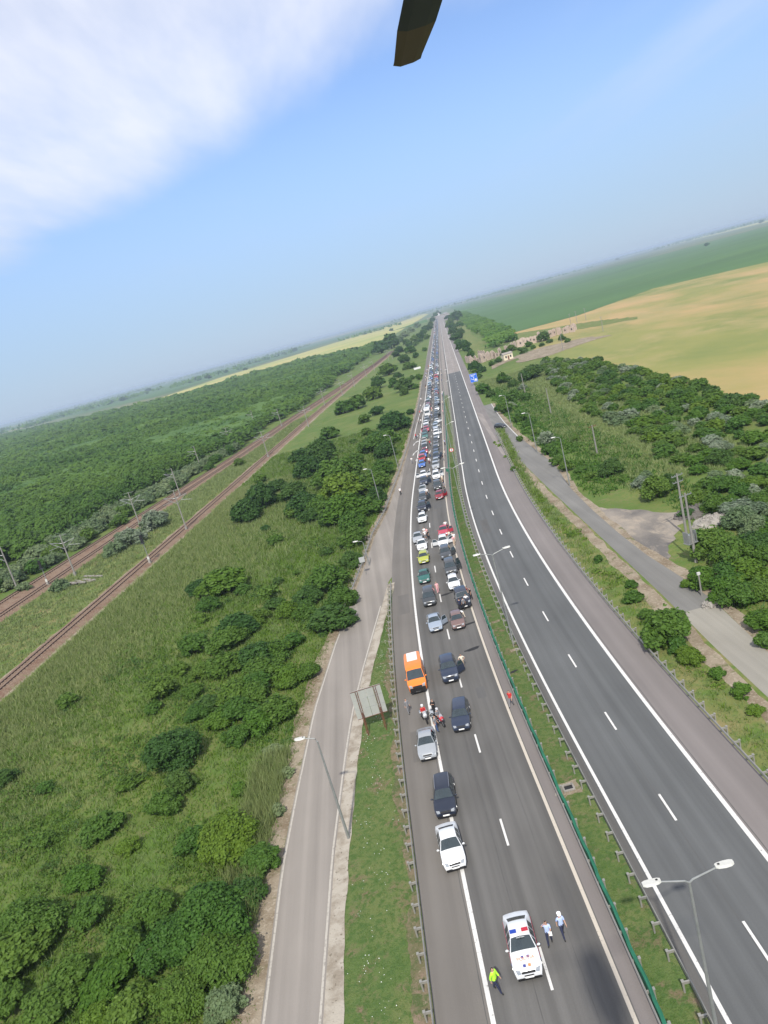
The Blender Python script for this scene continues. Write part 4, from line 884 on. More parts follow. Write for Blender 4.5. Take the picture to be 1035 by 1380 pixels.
# the forest beyond the railway: one mass, leafy crowns near, a rolling canopy farther off
def forest():
    edge = lambda y: T_A(y) - 17 - 9 * math.sin(y * .011) - 4 * math.sin(y * .05)
    far = [(-1700, 2700), (-1100, 2350), (-314, 1349), (-216, 1560), (-76, 1443), (29, 1251), (70, 1180)]
    near = [(edge(y), y) for y in (100, 160, 220, 280, 340, 400, 460, 520, 580, 640, 700)] + [(5, 760), (30, 900), (55, 1100)]
    pl = [(-900, 100)] + near + [(a, b) for a, b in reversed(far)] + [(-2300, 2400)]
    r = np.random.default_rng(5); cl = []
    def lod_pts(y0, y1, d, x0f):
        out = []
        y = y0
        while y < y1:
            x = -y * .80 - 60
            while x < 90:
                xx, yy = x + r.uniform(-.45, .45) * d, y + r.uniform(-.45, .45) * d
                if in_poly(xx, yy, pl): out.append((xx, yy))
                x += d
            y += d
        return out
    Vs, Fs, Ts = [], [], []; nb = 0
    def add(pts, R0, n, leaf, H):
        nonlocal nb
        base = []
        for v in range(6):
            rr = np.random.default_rng(100 + v + n); lb = make_lobes(rr, 1, 1.5, 6, .1); q, d = crown_pts(lb, n, rr); base.append((q, d))
        for (x, y) in pts:
            q, d = base[r.integers(6)]; R_ = R0 * r.uniform(.75, 1.3); h = H * r.uniform(.7, 1.15) * (1 + .25 * math.sin(x * .021) * math.sin(y * .017)); a = r.uniform(0, 6.28); ca, sa = math.cos(a), math.sin(a)
            c = np.stack([(q[:, 0] * ca - q[:, 1] * sa) * R_ + x, (q[:, 0] * sa + q[:, 1] * ca) * R_ + y, q[:, 2] / 1.5 * h], 1)
            dd = np.stack([d[:, 0] * ca - d[:, 1] * sa, d[:, 0] * sa + d[:, 1] * ca, d[:, 2]], 1)
            sel = c[:, 2] > h * .25
            V, F = leaves(c[sel], dd[sel] * .7 + r.normal(0, .4, dd[sel].shape) + np.array([0, -.25, .9]), leaf, r)
            Vs.append(V); Fs.append(F + nb); nb += len(V); Ts.append(np.clip(r.normal(.5, .2, len(F)) + r.uniform(-.35, .35), 0, 1))
    add(lod_pts(95, 330, 4.6, 0), 3.6, 420, .5, 6.5)
    add(lod_pts(330, 620, 6.4, 0), 5.2, 210, .9, 7.2)
    add(lod_pts(620, 1150, 10, 0), 8.5, 130, 1.7, 7.6)
    add(lod_pts(1150, 2700, 22, 0), 16, 70, 4.2, 8.5)
    keep = (Vs, Fs, Ts); Vs, Fs, Ts, nb = [], [], [], 0
    pw = [tuple(q[:2]) for q in P((612, 416), (640, 427), (665, 437), (690, 449), (698, 457), (674, 467), (656, 471), (646, 459), (632, 441), (620, 428))]
    pts = []
    for yy in np.arange(440, 2000, 9.0):
        for xx in np.arange(90, 420, 9.0):
            a, b = xx + r.uniform(-4, 4), yy + r.uniform(-4, 4)
            if in_poly(a, b, pw) and a > C(b)[0] + 40: pts.append((a, b))
    add(pts, 6.2, 120, 1.3, 4.8)
    o = stuff(link('plantation', mesh_np('plantation', np.vstack(Vs), np.vstack(Fs), FORL, np.concatenate(Ts)))); tag(o, 'dark green plantation wedge between the far empty road and the big green field', 'plantation')
    Vs, Fs, Ts = keep
    me = mesh_np('forest', np.vstack(Vs), np.vstack(Fs), FORL, np.concatenate(Ts))
    o = stuff(link('forest', me)); tag(o, 'dense dark green wood beyond the railway', 'forest')
    # floor of the canopy
    V, F = [], []; ys = grow(90, 2700, 5, .012); n = 90
    for j, y in enumerate(ys):
        x1 = None
        lo = -y * .85 - 120; 
        for i in range(n + 1):
            x = lo + (95 - lo) * i / n; ins = in_poly(x, y, pl) and in_poly(x + 4, y - 4, pl)
            z = (4.5 + .8 * math.sin(x * .05 + 1) * math.sin(y * .043)) if ins else -1.5
            V.append((x, y, z))
    for j in range(len(ys) - 1):
        for i in range(n):
            a = j * (n + 1) + i
            if V[a][2] > 0 and V[a + 1][2] > 0 and V[a + n + 1][2] > 0 and V[a + n + 2][2] > 0: F.append((a, a + 1, a + n + 2, a + n + 1))
    me = mesh_np('forest_understorey', np.array(V), np.array(F), FORL, np.full(len(F), .55))
    o = stuff(link('forest_understorey', me)); tag(o, 'shaded undergrowth inside the wood beyond the railway', 'undergrowth')
def forest_mat():
    m = foliage('forest_leaves', (0.046, 0.118, 0.016), (0.098, 0.200, 0.028), (0.130, 0.230, 0.030), 0.0)
    nt = m.node_tree
    for n in nt.nodes:
        if n.type == 'TEX_NOISE': n.inputs['Scale'].default_value = .02; n.inputs['Detail'].default_value = 5
    return m
FORL = forest_mat()
forest()
def willow_band():
    k = 0
    y = 100
    pts = []
    for y in frange(120, 330, 4.2):
        for o in (-7.5, -11, -15, -19.5):
            if y > 265 and o < -12: continue
            pts.append((T_A(y) + o - 1.5 * math.sin(y * .09) + rnd.uniform(-1.2, 1.2), y + rnd.uniform(-1.5, 1.5)))
    for i, (x, y) in enumerate(pts):
        if rnd.random() < .12: continue
        kd = 'w' if rnd.random() < .85 else 'g'; r = rnd.uniform(2.3, 3.5)
        tree(x, y, r, r * rnd.uniform(1.1, 1.5), kd, f'{ADJ[kd]} willow-like bush in the pale row between the far rails and the wood', 'bush', 'pale bushes between the rails and the wood')
willow_band()
def far_trees():
    # scattered crowns and hedge lines on the plain, small against the haze
    for px, py, w, lab in ((703 * 1.0, 401, 3, 'x'), (952, 329, 5, 'lone dark tree in the big green field'), (968, 312, 3, 'tiny tree on the far edge of the green field'), (1026, 298, 8, 'dark tree clump on the horizon at the right edge'), (794, 358, 6, 'dark tree clump above the green field'), (832, 349, 5, 'small dark clump above the green field'), (808, 354, 4, 'smaller clump above the green field'),
                           (397, 471, 7, 'dark tree in the plain beyond the yellow strip'), (425, 455, 5, 'far tree beyond the yellow strip'), (527, 444, 5, 'pale round tree at the end of the yellow strip'), (265, 510, 8, 'tree clump in the middle of the left plain'), (280, 507, 9, 'wide tree clump in the middle of the left plain'), (248, 515, 6, 'first clump of the left plain'), (200, 525, 7, 'dark clump above the wood'), (165, 537, 9, 'long dark clump above the wood'), (150, 541, 6, 'small dark clump above the wood'), (90, 556, 6, 'far clump near the left horizon'), (330, 497, 5, 'round dark tree standing on the edge of the wood')):
        if lab == 'x': continue
        at_px(px, py, w * 1.3, 1.1, 'd', lab, 'far trees scattered on the plain')
    # hedges and woods that read as one line
    r = np.random.default_rng(9); Vs = []; Fs = []; Ts = []; nb = 0
    for k in range(120):
        y0 = r.choice([3200, 3800, 4600, 5600, 7000, 9000, 12000, 16000, 21000]) * r.uniform(.9, 1.1); x0 = r.uniform(-.75, .75) * y0; L_ = r.uniform(.02, .16) * y0
        if -200 < x0 - y0 * .14 < 200: continue
        if y0 < 6600 and x0 > y0 * .12: continue
        n = int(60 + L_ / 14); c = np.stack([x0 + r.uniform(0, 1, n) * L_, y0 + r.normal(0, .003 * y0, n), r.uniform(2, 11, n)], 1)
        V, F = leaves(c, r.normal(0, .5, (n, 3)) + np.array([0, -.6, .7]), 5 + y0 * .0011, r); V[:, 2] = np.maximum(V[:, 2], .1); Vs.append(V); Fs.append(F + nb); nb += len(V); Ts.append(r.uniform(0, .6, len(F)))
    o = stuff(link('far_hedgerows', mesh_np('far_hedgerows', np.vstack(Vs), np.vstack(Fs), FORL, np.concatenate(Ts)))); tag(o, 'dark hedge lines and woods fading towards the horizon', 'hedgerows')
far_trees()
def scrub():
    """reeds, tall grass and low weeds: one mass each"""
    r = np.random.default_rng(21)
    def tufts(name, lab, n, region, hgt, spread, mat, blades=5, wid=.05, lean=.35):
        pts = []; 
        while len(pts) < n:
            p = region(r)
            if p is not None: pts.append(p)
        pts = np.array(pts)[:, :2]; N_ = len(pts) * blades; b = np.repeat(pts, blades, 0) + r.normal(0, spread, (N_, 2))
        D = np.sqrt((b ** 2).sum(1) + CAMH ** 2); sc = np.clip(D / 90, .8, 6)
        h = hgt * r.uniform(.5, 1.2, N_) * np.clip(sc, 1, 1.6); a = r.uniform(0, 6.28, N_); w = wid * sc
        dx, dy = np.cos(a) * w, np.sin(a) * w; lx, ly = r.normal(0, lean, N_) * h, r.normal(0, lean, N_) * h; lx += .12 * h
        V = np.stack([np.stack([b[:, 0] - dx, b[:, 1] - dy, np.zeros(N_)], 1), np.stack([b[:, 0] + dx, b[:, 1] + dy, np.zeros(N_)], 1), np.stack([b[:, 0] + lx, b[:, 1] + ly, h], 1)], 1).reshape(-1, 3)
        o = stuff(link(name, mesh_np(name, V, np.arange(3 * N_).reshape(-1, 3), mat, r.beta(2, 2, N_)))); tag(o, lab, name.replace('_', ' ')); return o
    def left(r):
        y = 28 + 250 * r.random() ** 1.5; lo, hi = T_C(y) + 4, LL(y) - 2.0; x = r.uniform(lo, hi)
        if y > 60 and x < -y * .62 - 25: return None
        return (x, y)
    def reeds(r):
        y = 66 + 160 * r.random() ** 1.2; u = r.random() * r.random() ** .5; x = T_C(y) + 4 + u * (34 + 10 * math.sin(y * .05))
        return (x, y) if x < LL(y) - 4 else None
    tufts('weeds', 'knee-high green weeds covering the left slope', 30000, left, .4, .35, LEAFC, 5, .07, .5)
    tufts('tall_grass', 'lighter grass mixed into the left slope', 15000, left, .7, .3, BLADE, 4, .035, .4)
    tufts('reeds', 'tall yellowish reeds on the slope below the single track', 21000, reeds, .62, .5, BLADE, 4, .036, .5)
    tufts('roadside_reeds', 'grey-green reeds at the verge of the slip road', 900, lambda r: (LL(yy := r.uniform(44, 66)) - 1.6 - r.random() ** 1.4 * 3.4, yy), 1.5, .2, BLADE, 6, .04, .3)
    tufts('bank_grass', 'tall pale grass on the bank beside the empty carriageway', 2400, lambda r: (lambda y, u: (cp(y, 13.9)[0] + u * max(2, RL(y) - 2 - cp(y, 13.9)[0]), y))(20 + 190 * r.random() ** 1.4, r.random()), .32, .25, BLADE, 5, .04, .6)
    tufts('bank_weeds', 'green weeds on the bank beside the empty carriageway', 260, lambda r: (lambda y, u: (cp(y, 14.6)[0] + u * max(1, RL(y) - 3 - cp(y, 14.6)[0]), y))(20 + 190 * r.random() ** 1.4, r.random()), .5, .3, LEAFC, 5, .07, .5)
    tufts('meadow_weeds', 'rank weeds right of the slip road', 2600, lambda r: (lambda y, u: (RR(y) + 1.6 + u * 15, y) if not (82 < y < 121 and u < .55) else None)(40 + 260 * r.random() ** 1.2, r.random()), .55, .4, LEAFA, 5, .07, .5)
    tufts('railway_weeds', 'dry weeds between the tracks', 9000, lambda r: (lambda y, u: (T_B(y) + 3.2 + u * (T_C(y) - T_B(y) - 6.4), y))(90 + 300 * r.random() ** 1.3, r.random()), .5, .4, BLADE, 5, .05, .5)
    tufts('verge_weeds', 'weeds growing out of the slip road verge', 1500, lambda r: (LL(yy := r.uniform(25, 130)) - .5 - r.random() ** .5 * 1.8, yy), .3, .15, LEAFA, 5, .03, .5)
    tufts('island_weeds', 'short tufts in the grassy island by the billboard', 5200, lambda r: (lambda y, u: (LR(y) + 1.1 + u * (cp(y, -13.2)[0] - LR(y) - 1.2), y))(25 + 78 * r.random() ** 1.2, r.random()), .10, .12, LEAFA, 4, .02, .7)
    tufts('median_tufts', 'short tufts in the grass median', 7000, lambda r: (lambda y, u: (cp(y, -.8 + u * 2.0)[0], y))(20 + 160 * r.random() ** 1.4, r.random()), .09, .1, LEAFA, 4, .02, .7)
    tufts('meadow_grass', 'olive grass of the meadow between the slip road and the belt', 12000, lambda r: (lambda y, u: (RR(y) + 8 + u * 24, y) if y > 118 else None)(118 + 220 * r.random() ** 1.1, r.random()), .45, .4, BLADE, 5, .05, .5)
    def mounds(name, lab, n, region, mat, rr=(.35, 1.0)):
        Vs, Fs, Ts = [], [], []; nb = 0; k = 0; tries = 0
        while k < n and tries < n * 12:
            tries += 1; p = region(r)
            if p is None: continue
            x, y = p; D = math.sqrt(x * x + y * y + CAMH ** 2); q = r.uniform(*rr) * (1 + .4 * r.random()); nl = int(np.clip(26 * (q / .7) * (90 / D) ** .8 + 8, 10, 60)); d = r.normal(size=(nl, 3)); d[:, 2] = abs(d[:, 2]); d /= np.linalg.norm(d, axis=1, keepdims=True)
            c = d * q * r.uniform(.5, 1.15, (nl, 1)) * np.array([1, r.uniform(.7, 1.3), r.uniform(.5, .9)]) + np.array([x, y, 0.05]); V, F = leaves(c, d + r.normal(0, .5, d.shape) + np.array([0, 0, .4]), .13 * np.clip(D / 90, .8, 4), r)
            Vs.append(V); Fs.append(F + nb); nb += len(V); Ts.append(np.clip(r.normal(.5, .2, nl) + r.uniform(-.3, .3), 0, 1)); k += 1
        o = stuff(link(name, mesh_np(name, np.vstack(Vs), np.vstack(Fs), mat, np.concatenate(Ts)))); tag(o, lab, name.replace('_', ' '))
    def bram(r):
        p = left(r)
        if p is None: return None
        x, y = p; f = math.sin(x * .21 + 1) * math.sin(y * .17) + .6 * math.sin(x * .47 + y * .33)
        if f < .05 or x < T_C(y) + 12 + y * .06: return None
        if y > 108 and f < .5: return None
        return p
    mounds('brambles', 'knee to waist high brambles and seedlings between the bushes of the left slope', 1500, bram, LEAFA, (.25, .8))
    mounds('dark_brambles', 'darker bramble clumps between the bushes of the left slope', 420, bram, LEAFB, (.3, .9))
    def rightb(r):
        y = 50 + 220 * r.random() ** 1.1; x = RR(y) + 1.8 + r.random() * 13
        if 80 < y < 122 and x < 46: return None
        return (x, y) if math.sin(x * .3) * math.sin(y * .13) + .5 * math.sin(x * .9 + y * .4) > -.1 else None
    mounds('roadside_brambles', 'low leafy brambles right of the slip road', 420, rightb, LEAFC, (.4, 1.1))
    def bankb(r):
        y = 25 + 170 * r.random() ** 1.2; a, b = cp(y, 14.8)[0], RL(y) - 2.2; x = a + r.random() * (b - a)
        return (x, y) if math.sin(y * .23 + x) + .6 * math.sin(y * .9) > .25 else None
    mounds('bank_brambles', 'leafy weeds in patches on the bank beside the empty carriageway', 110, bankb, LEAFC, (.2, .6))
    # daisies
    n = 620; y = 30 + 62 * r.random(n); u = np.clip(r.normal(.45, .2, n), .05, .95); lo = np.array([LR(a) + 1.2 for a in y]); hi = np.array([cp(a, -13.5)[0] for a in y]); cl = (np.sin(y * 1.7) + np.sin(u * 9 + y * .6) + r.normal(0, .7, n)) > .3
    c = np.stack([lo + u * (hi - lo), y, np.full(n, .14)], 1)[cl]
    V, F = leaves(c, np.tile([0.0, -.3, 1.0], (len(c), 1)), .030, r); o = stuff(link('daisies', mesh_np('daisies', V, F, PLATE))); tag(o, 'white daisies dotted over the grassy island', 'daisies')
scrub()
# ------------------------------------------------------------------ vehicles
# side profile: (t, top height, half width factor at the top, is cabin) t = 0 rear .. 1 front
KINDS = {
 'sedan': dict(L=4.4, W=1.74, H=1.47, belt=.92, prof=[(0, .62, .80, 0), (.015, .86, .80, 0), (.05, .97, .80, 0), (.14, 1.02, .82, 0), (.285, 1.38, .66, 1), (.42, 1.47, .66, 1), (.55, 1.44, .66, 1), (.715, 1.0, .84, 0), (.80, .95, .82, 0), (.92, .84, .80, 0), (.975, .72, .78, 0), (1, .50, .74, 0)]),
 'hatch': dict(L=4.0, W=1.72, H=1.48, belt=.93, prof=[(0, .60, .82, 0), (.012, .92, .84, 0), (.05, 1.08, .78, 1), (.13, 1.40, .64, 1), (.25, 1.47, .66, 1), (.45, 1.48, .67, 1), (.55, 1.43, .66, 1), (.73, 1.0, .84, 0), (.82, .94, .82, 0), (.93, .83, .80, 0), (.98, .70, .78, 0), (1, .48, .74, 0)]),
 'wagon': dict(L=4.6, W=1.78, H=1.48, belt=.93, prof=[(0, .60, .82, 0), (.012, .92, .84, 0), (.035, 1.08, .78, 1), (.09, 1.40, .66, 1), (.20, 1.47, .67, 1), (.45, 1.48, .67, 1), (.56, 1.44, .66, 1), (.73, 1.0, .84, 0), (.82, .95, .82, 0), (.93, .84, .80, 0), (.98, .72, .78, 0), (1, .50, .74, 0)]),
 'suv': dict(L=4.6, W=1.88, H=1.70, belt=1.08, prof=[(0, .70, .84, 0), (.012, 1.06, .86, 0), (.04, 1.22, .80, 1), (.10, 1.60, .70, 1), (.22, 1.69, .70, 1), (.45, 1.70, .70, 1), (.55, 1.64, .69, 1), (.71, 1.16, .86, 0), (.80, 1.12, .85, 0), (.93, 1.02, .83, 0), (.98, .86, .80, 0), (1, .60, .76, 0)]),
 'offroader': dict(L=4.3, W=1.85, H=1.86, belt=1.15, prof=[(0, .80, .90, 0), (.01, 1.14, .90, 0), (.02, 1.2, .88, 1), (.05, 1.80, .78, 1), (.20, 1.86, .78, 1), (.45, 1.86, .78, 1), (.56, 1.80, .77, 1), (.66, 1.22, .88, 0), (.80, 1.20, .88, 0), (.94, 1.14, .88, 0), (.985, 1.0, .86, 0), (1, .66, .84, 0)]),
 'minivan': dict(L=4.5, W=1.82, H=1.72, belt=1.05, prof=[(0, .66, .84, 0), (.01, 1.0, .86, 0), (.03, 1.2, .82, 1), (.07, 1.62, .70, 1), (.20, 1.71, .71, 1), (.45, 1.72, .71, 1), (.60, 1.60, .70, 1), (.82, 1.08, .84, 0), (.88, 1.0, .82, 0), (.95, .88, .80, 0), (.985, .76, .78, 0), (1, .52, .74, 0)]),
 'van': dict(L=5.6, W=2.05, H=2.40, belt=1.40, prof=[(0, .90, .95, 0), (.008, 1.38, .95, 0), (.012, 1.5, .94, 1), (.02, 2.34, .86, 1), (.20, 2.40, .86, 1), (.45, 2.40, .86, 1), (.66, 2.36, .84, 1), (.72, 2.24, .80, 1), (.86, 1.36, .86, 0), (.93, 1.16, .84, 0), (.985, .98, .82, 0), (1, .60, .80, 0)]),
}
def kname_soft(k): return k['H'] < 1.6
def car_shell(k):
    """returns rows of section points (right half mirrored) for the loft"""
    L_, Wd, belt, prof = k['L'], k['W'] / 2, k['belt'], k['prof']; rows = []
    for t, top, wf, cab in prof:
        y = (t - .5) * L_; e = min(t, 1 - t) * L_; w = Wd * (1 - .15 * max(0, 1 - e / .5) ** 2.2); wf = wf if cab or t < .5 else min(.955, wf + .085); w *= 1 - (.10 * max(0, 1 - e / .8) ** 2 if t < .3 and kname_soft(k) else 0)
        lo = .24 + (.10 if e < .3 else 0); b = min(belt, top - .04)
        if not cab: sec = [(w * .94, lo), (w, .50 if top > .56 else top - .12), (w * .985, b), (w * wf * 1.03, top - .015), (w * wf * .55, top + .025), (0, top + .035)]
        else: sec = [(w * .94, lo), (w, .55), (w * .985, b), (w * wf * 1.04, max(b + .01, top - .05)), (w * wf * .62, top - .005), (0, top + .012)]
        rows.append((y, sec, cab))
    return rows
def lerp(a, b, t): return Vector(a) * (1 - t) + Vector(b) * t
def bil(p00, p10, p11, p01, u, v): return lerp(lerp(p00, p10, u), lerp(p01, p11, u), v)
def car_parts(kname):
    k = KINDS[kname]; rows = car_shell(k); body = MB(); L_, Wd = k['L'], k['W'] / 2
    S = []
    for y, sec, cab in rows: S.append([(x, y, z) for x, z in sec] + [(-x, y, z) for x, z in sec[-2::-1]])
    for a, b in zip(S, S[1:]):
        for i in range(len(a) - 1): body.quad(a[i], b[i], b[i + 1], a[i + 1])
        body.quad(a[-1], b[-1], b[0], a[0], 1)
    body.poly(S[0]); body.poly(S[-1][::-1])
    # bumpers and sills (slightly proud, dark lower edge)
    body.box((0, L_ / 2 - .10, .32), (Wd * 1.62, .26, .16), 1); body.box((0, -L_ / 2 + .08, .34), (Wd * 1.66, .22, .18), 1)
    # merge duplicate vertices for smooth shading
    gl = MB(); P_ = lambda r, i: Vector(S[r][i])
    cabs = [i for i, r in enumerate(rows) if r[2]]; c0, c1 = cabs[0], cabs[-1]
    def panel(p00, p10, p11, p01, m=.05, off=.012):
        n = (Vector(p10) - Vector(p00)).cross(Vector(p01) - Vector(p00)); n.normalize(); ctr = (Vector(p00) + Vector(p11)) / 2
        if n.dot(ctr - Vector((0, 0, .8))) < 0: n = -n
        q = [bil(p00, p10, p11, p01, u, v) + n * off for u, v in ((m, m), (1 - m, m), (1 - m, 1 - m), (m, 1 - m))]
        gl.quad(*q)
    # windscreen: between c1 and c1+1, indices 3..7 across
    def across(r, s): # s -1..1 across the upper surface
        xs = [S[r][3], S[r][4], S[r][5], S[r][6], S[r][7]]; u = (s + 1) / 2 * 4; i = min(3, int(u)); return lerp(xs[i], xs[i + 1], u - i)
    for i in range(4):
        s0, s1 = -.93 + 1.86 * i / 4, -.93 + 1.86 * (i + 1) / 4
        a, b, c, d = across(c1, s0), across(c1, s1), across(c1 + 1, s1), across(c1 + 1, s0); up = Vector((0, .02, .014))
        gl.quad(lerp(a, d, .05) + up, lerp(b, c, .05) + up, lerp(b, c, .94) + up, lerp(a, d, .94) + up)
        r0 = c0 if rows[c0][1][3][1] > k['belt'] + .25 else c0 + 1
        if kname != 'van':
            a, b, c, d = across(r0, s0 * .9), across(r0, s1 * .9), across(r0 - 1, s1 * .9), across(r0 - 1, s0 * .9); up = Vector((0, -.02, .014))
            gl.quad(lerp(a, d, .08) + up, lerp(b, c, .08) + up, lerp(b, c, .88) + up, lerp(a, d, .88) + up)
    for sgn in (0, 1):
        def sp(r, lo): i = (2 if lo else 3) if sgn == 0 else (8 if lo else 7); return P_(r, i)
        rr = list(range(r0, c1)) if kname != 'van' else [c1 - 1]
        for r in rr: panel(sp(r, 1), sp(r + 1, 1), sp(r + 1, 0), sp(r, 0), .07)
        panel(sp(c1, 1), sp(c1 + 1, 1), sp(c1 + 1, 0), sp(c1, 0), .12)
    hl = []
    zf = rows[-3][1][3][1]
    for s in (-1, 1):
        m = MB(); y1 = L_ / 2
        d = Vector(across(-2, s * .97)); c = Vector(across(-2, s * .60)); a = lerp(d, across(-3, s * .98), .62); b = lerp(c, across(-3, s * .66), .28); up = Vector((0, .015, .018))
        m.quad(a + up, b + up, c + up, d + up); c2 = Vector(across(-1, s * .62)); d2 = Vector(across(-1, s * .97)); m.quad(d + up, c + up, lerp(c, c2, .42) + Vector((0, .022, .01)), lerp(d, d2, .42) + Vector((s * .01, .022, .01)))
        hl.append(m)
    gr = MB(); a, b = Vector(across(-2, -.56)), Vector(across(-2, .56)); c, d = Vector(across(-1, .58)), Vector(across(-1, -.58)); o = Vector((0, .016, .012)); gr.quad(a + o, b + o, lerp(b, c, .55) + o, lerp(a, d, .55) + o)
    gr.quad(lerp(a, d, .82) + o - Vector((.10, 0, 0)), lerp(b, c, .82) + o + Vector((.10, 0, 0)), c + o + Vector((.10, 0, -.03)), d + o - Vector((.10, 0, .03)))
    pl = MB(); y1 = L_ / 2 + .035; pl.quad((-.26, y1, .38), (.26, y1, .38), (.26, y1 - .02, .49), (-.26, y1 - .02, .49)); y2 = -L_ / 2 - .02; pl.quad((.26, y2, .55), (-.26, y2, .55), (-.26, y2, .66), (.26, y2, .66))
    mi = []
    zb, ym = k['belt'], rows[c1 + 1][0] - .25
    for s in (-1, 1):
        m = MB(); m.ball((s * (Wd + .10), ym, zb + .06), (.11, .07, .08), 0, 8, 5); m.tube([(s * (Wd - .05), ym, zb), (s * (Wd + .05), ym, zb + .04)], .025, 5); mi.append(m)
    return dict(body=body, windows=gl, headlight=hl, grille=gr, plate=pl, mirror=mi, k=k)
def wheel_mesh(rad=.315, w=.2):
    m = MB(); m.tube([(-w / 2, 0, 0), (-w / 2 * .6, 0, 0), (w / 2 * .6, 0, 0), (w / 2, 0, 0)], [rad * .93, rad, rad, rad * .93], 18, 0); t = m.mesh('tyre', RUBBER)
    m = MB(); m.tube([(-w / 2 - .012, 0, 0), (w / 2 + .012, 0, 0)], rad * .62, 12, 0); return t, m.mesh('rim', RIM)
WH = wheel_mesh()
def smooth(me, ang=38):
    bm = bmesh.new(); bm.from_mesh(me); bmesh.ops.remove_doubles(bm, verts=bm.verts[:], dist=.002); bmesh.ops.recalc_face_normals(bm, faces=bm.faces[:]); bm.to_mesh(me); bm.free()
    me.polygons.foreach_set('use_smooth', [True] * len(me.polygons))
    me.set_sharp_from_angle(angle=R(ang)); return me
CP = {}
def car_proto(kname, far):
    key = (kname, far)
    if key in CP: return CP[key]
    q = car_parts(kname); L_, Wd = q['k']['L'], q['k']['W'] / 2
    if far:
        m = MB()
        for src, mi in ((q['body'], None), (q['windows'], 2), (q['headlight'][0], 3), (q['headlight'][1], 3), (q['grille'], 1), (q['plate'], 4)):
            b = len(m.v); m.v += src.v; m.f += [tuple(i + b for i in f) for f in src.f]; m.m += [(x if mi is None else mi) for x in src.m]
        for s in (-1, 1):
            for yy in (-.31, .31): m.tube([(s * (Wd - .20), yy * L_, .31), (s * (Wd + .005), yy * L_, .31)], .31, 10, 1)
        me = m.mesh('car_body', [PAINT, BLACK, GLASS, LAMPM, PLATE]); CP[key] = me; return me
    root = link(kname, None); COL.objects.unlink(root)
    body = link('body', smooth(q['body'].mesh('body', [PAINT, BLACK])), root); body['painted'] = 1
    link('windows', q['windows'].mesh('windows', GLASS), root)
    for m in q['headlight']: link('headlight', m.mesh('headlight', LAMPM), root)
    link('grille', q['grille'].mesh('grille', BLACK), root); link('number_plate', q['plate'].mesh('number_plate', PLATE), root)
    for m in q['mirror']: o = link('mirror', m.mesh('mirror', PAINT, True), root); o['painted'] = 1
    for s in (-1, 1):
        for yy in (-.315, .31):
            t = link('wheel', WH[0], root); t.location = (s * (Wd - .10), yy * L_, .315); r_ = link('rim', WH[1], t)
    CP[key] = root; return root
def drop_proto(root):
    for c in list(root.children):
        for g in list(c.children): bpy.data.objects.remove(g)
        bpy.data.objects.remove(c)
    bpy.data.objects.remove(root)
COLR = {'white': (.66, .67, .68), 'silver': (.33, .35, .37), 'grey': (.16, .165, .17), 'dark grey': (.05, .055, .06), 'black': (.012, .012, .014), 'dark blue': (.020, .030, .058), 'navy': (.012, .017, .032), 'blue': (.03, .12, .42), 'red': (.42, .018, .025), 'dark red': (.22, .01, .018),
        'brown': (.16, .10, .09), 'green': (.01, .10, .07), 'lime': (.34, .37, .05), 'orange': (.80, .20, .02), 'light blue': (.22, .36, .48), 'beige': (.42, .38, .30), 'steel blue': (.28, .33, .40), 'teal': (.02, .12, .10), 'pink red': (.42, .04, .07)}
def door(parent, kname, side, ang, rear=False, color=(1, 1, 1)):
    """open door hinged at its front edge; side +1 is the car's left as it faces the camera (local +x or -x)"""
    k = KINDS[kname]; L_, Wd, belt = k['L'], k['W'] / 2, k['belt']; yh = L_ * (.5 * .42 if not rear else -.02); Ld = .98
    e = link('door', None, parent); m = MB(); s = side
    m.box((0, -Ld / 2, (belt + .32) / 2 + .02), (.07, Ld, belt - .36)); b = m
    o = b.build('door', PAINT, parent, color=color); o['painted'] = 1; bpy.data.objects.remove(e)
    o.location = (s * (Wd - .02), yh, 0); o.rotation_euler = (0, 0, s * ang)
    f = MB(); top = k['H'] - .12; f.tube([(0, -.04, belt), (-s * .12, -.35, top), (-s * .14, -Ld + .1, top), (0, -Ld + .02, belt)], .025, 5, 0); f.box((-s * .045, -Ld / 2, .66), (.03, Ld * .9, .5), 1)
    f.build('window_frame', [PAINT, INNER], o, color=color)
    g = MB(); g.quad((-s * .01, -.1, belt), (-s * .01, -Ld + .05, belt), (-s * .12, -Ld + .12, top - .02), (-s * .12, -.36, top - .02)); g.build('door_window', GLASS, o)
    return o
def place_car(kname, cname, x, y, rz, label, group, far=False, doors=()):
    col = COLR[cname]
    v = 1 + rnd.uniform(-.08, .08); col = tuple(min(.85, c * v) for c in col)
    if far:
        o = link('car', car_proto(kname, True)); o.color = (*col, 1)
    else:
        pr = car_proto(kname, False); o = pr.copy(); COL.objects.link(o); o.name = 'car'
        for ch in list(pr.children): copy_tree(ch, o, col if ch.get('painted') else None)
        for side, rear, ang in doors: door(o, kname, side, ang, rear, col)
    o.location = (x, y, 0.03); o.rotation_euler = (0, 0, rz); tag(o, label, 'car', group); return o
def car_px(kname, cname, fpx, label, rear=None, doors=(), grp='cars and vans at the head of the jam', dz=0.0):
    f = W(*fpx, .35)
    if rear: b = W(*rear, KINDS[kname]['H'] * .62); d = f - b; rz = math.atan2(d[1], d[0]) - math.pi / 2
    else: rz = math.pi + hd(f[1])
    rz += dz; fw = np.array([-math.sin(rz), math.cos(rz)]); c = f[:2] - fw * KINDS[kname]['L'] / 2
    return place_car(kname, cname, c[0], c[1], rz, label, grp, False, doors)
G1 = 'cars and vans at the head of the jam'
police = car_px('sedan', 'white', (714.5, 1318), 'white police car with blue and red light bar at the head of the jam', (695, 1236))
car_px('sedan', 'white', (615, 1171), 'white saloon standing on the solid line right behind the police car', (600, 1111))
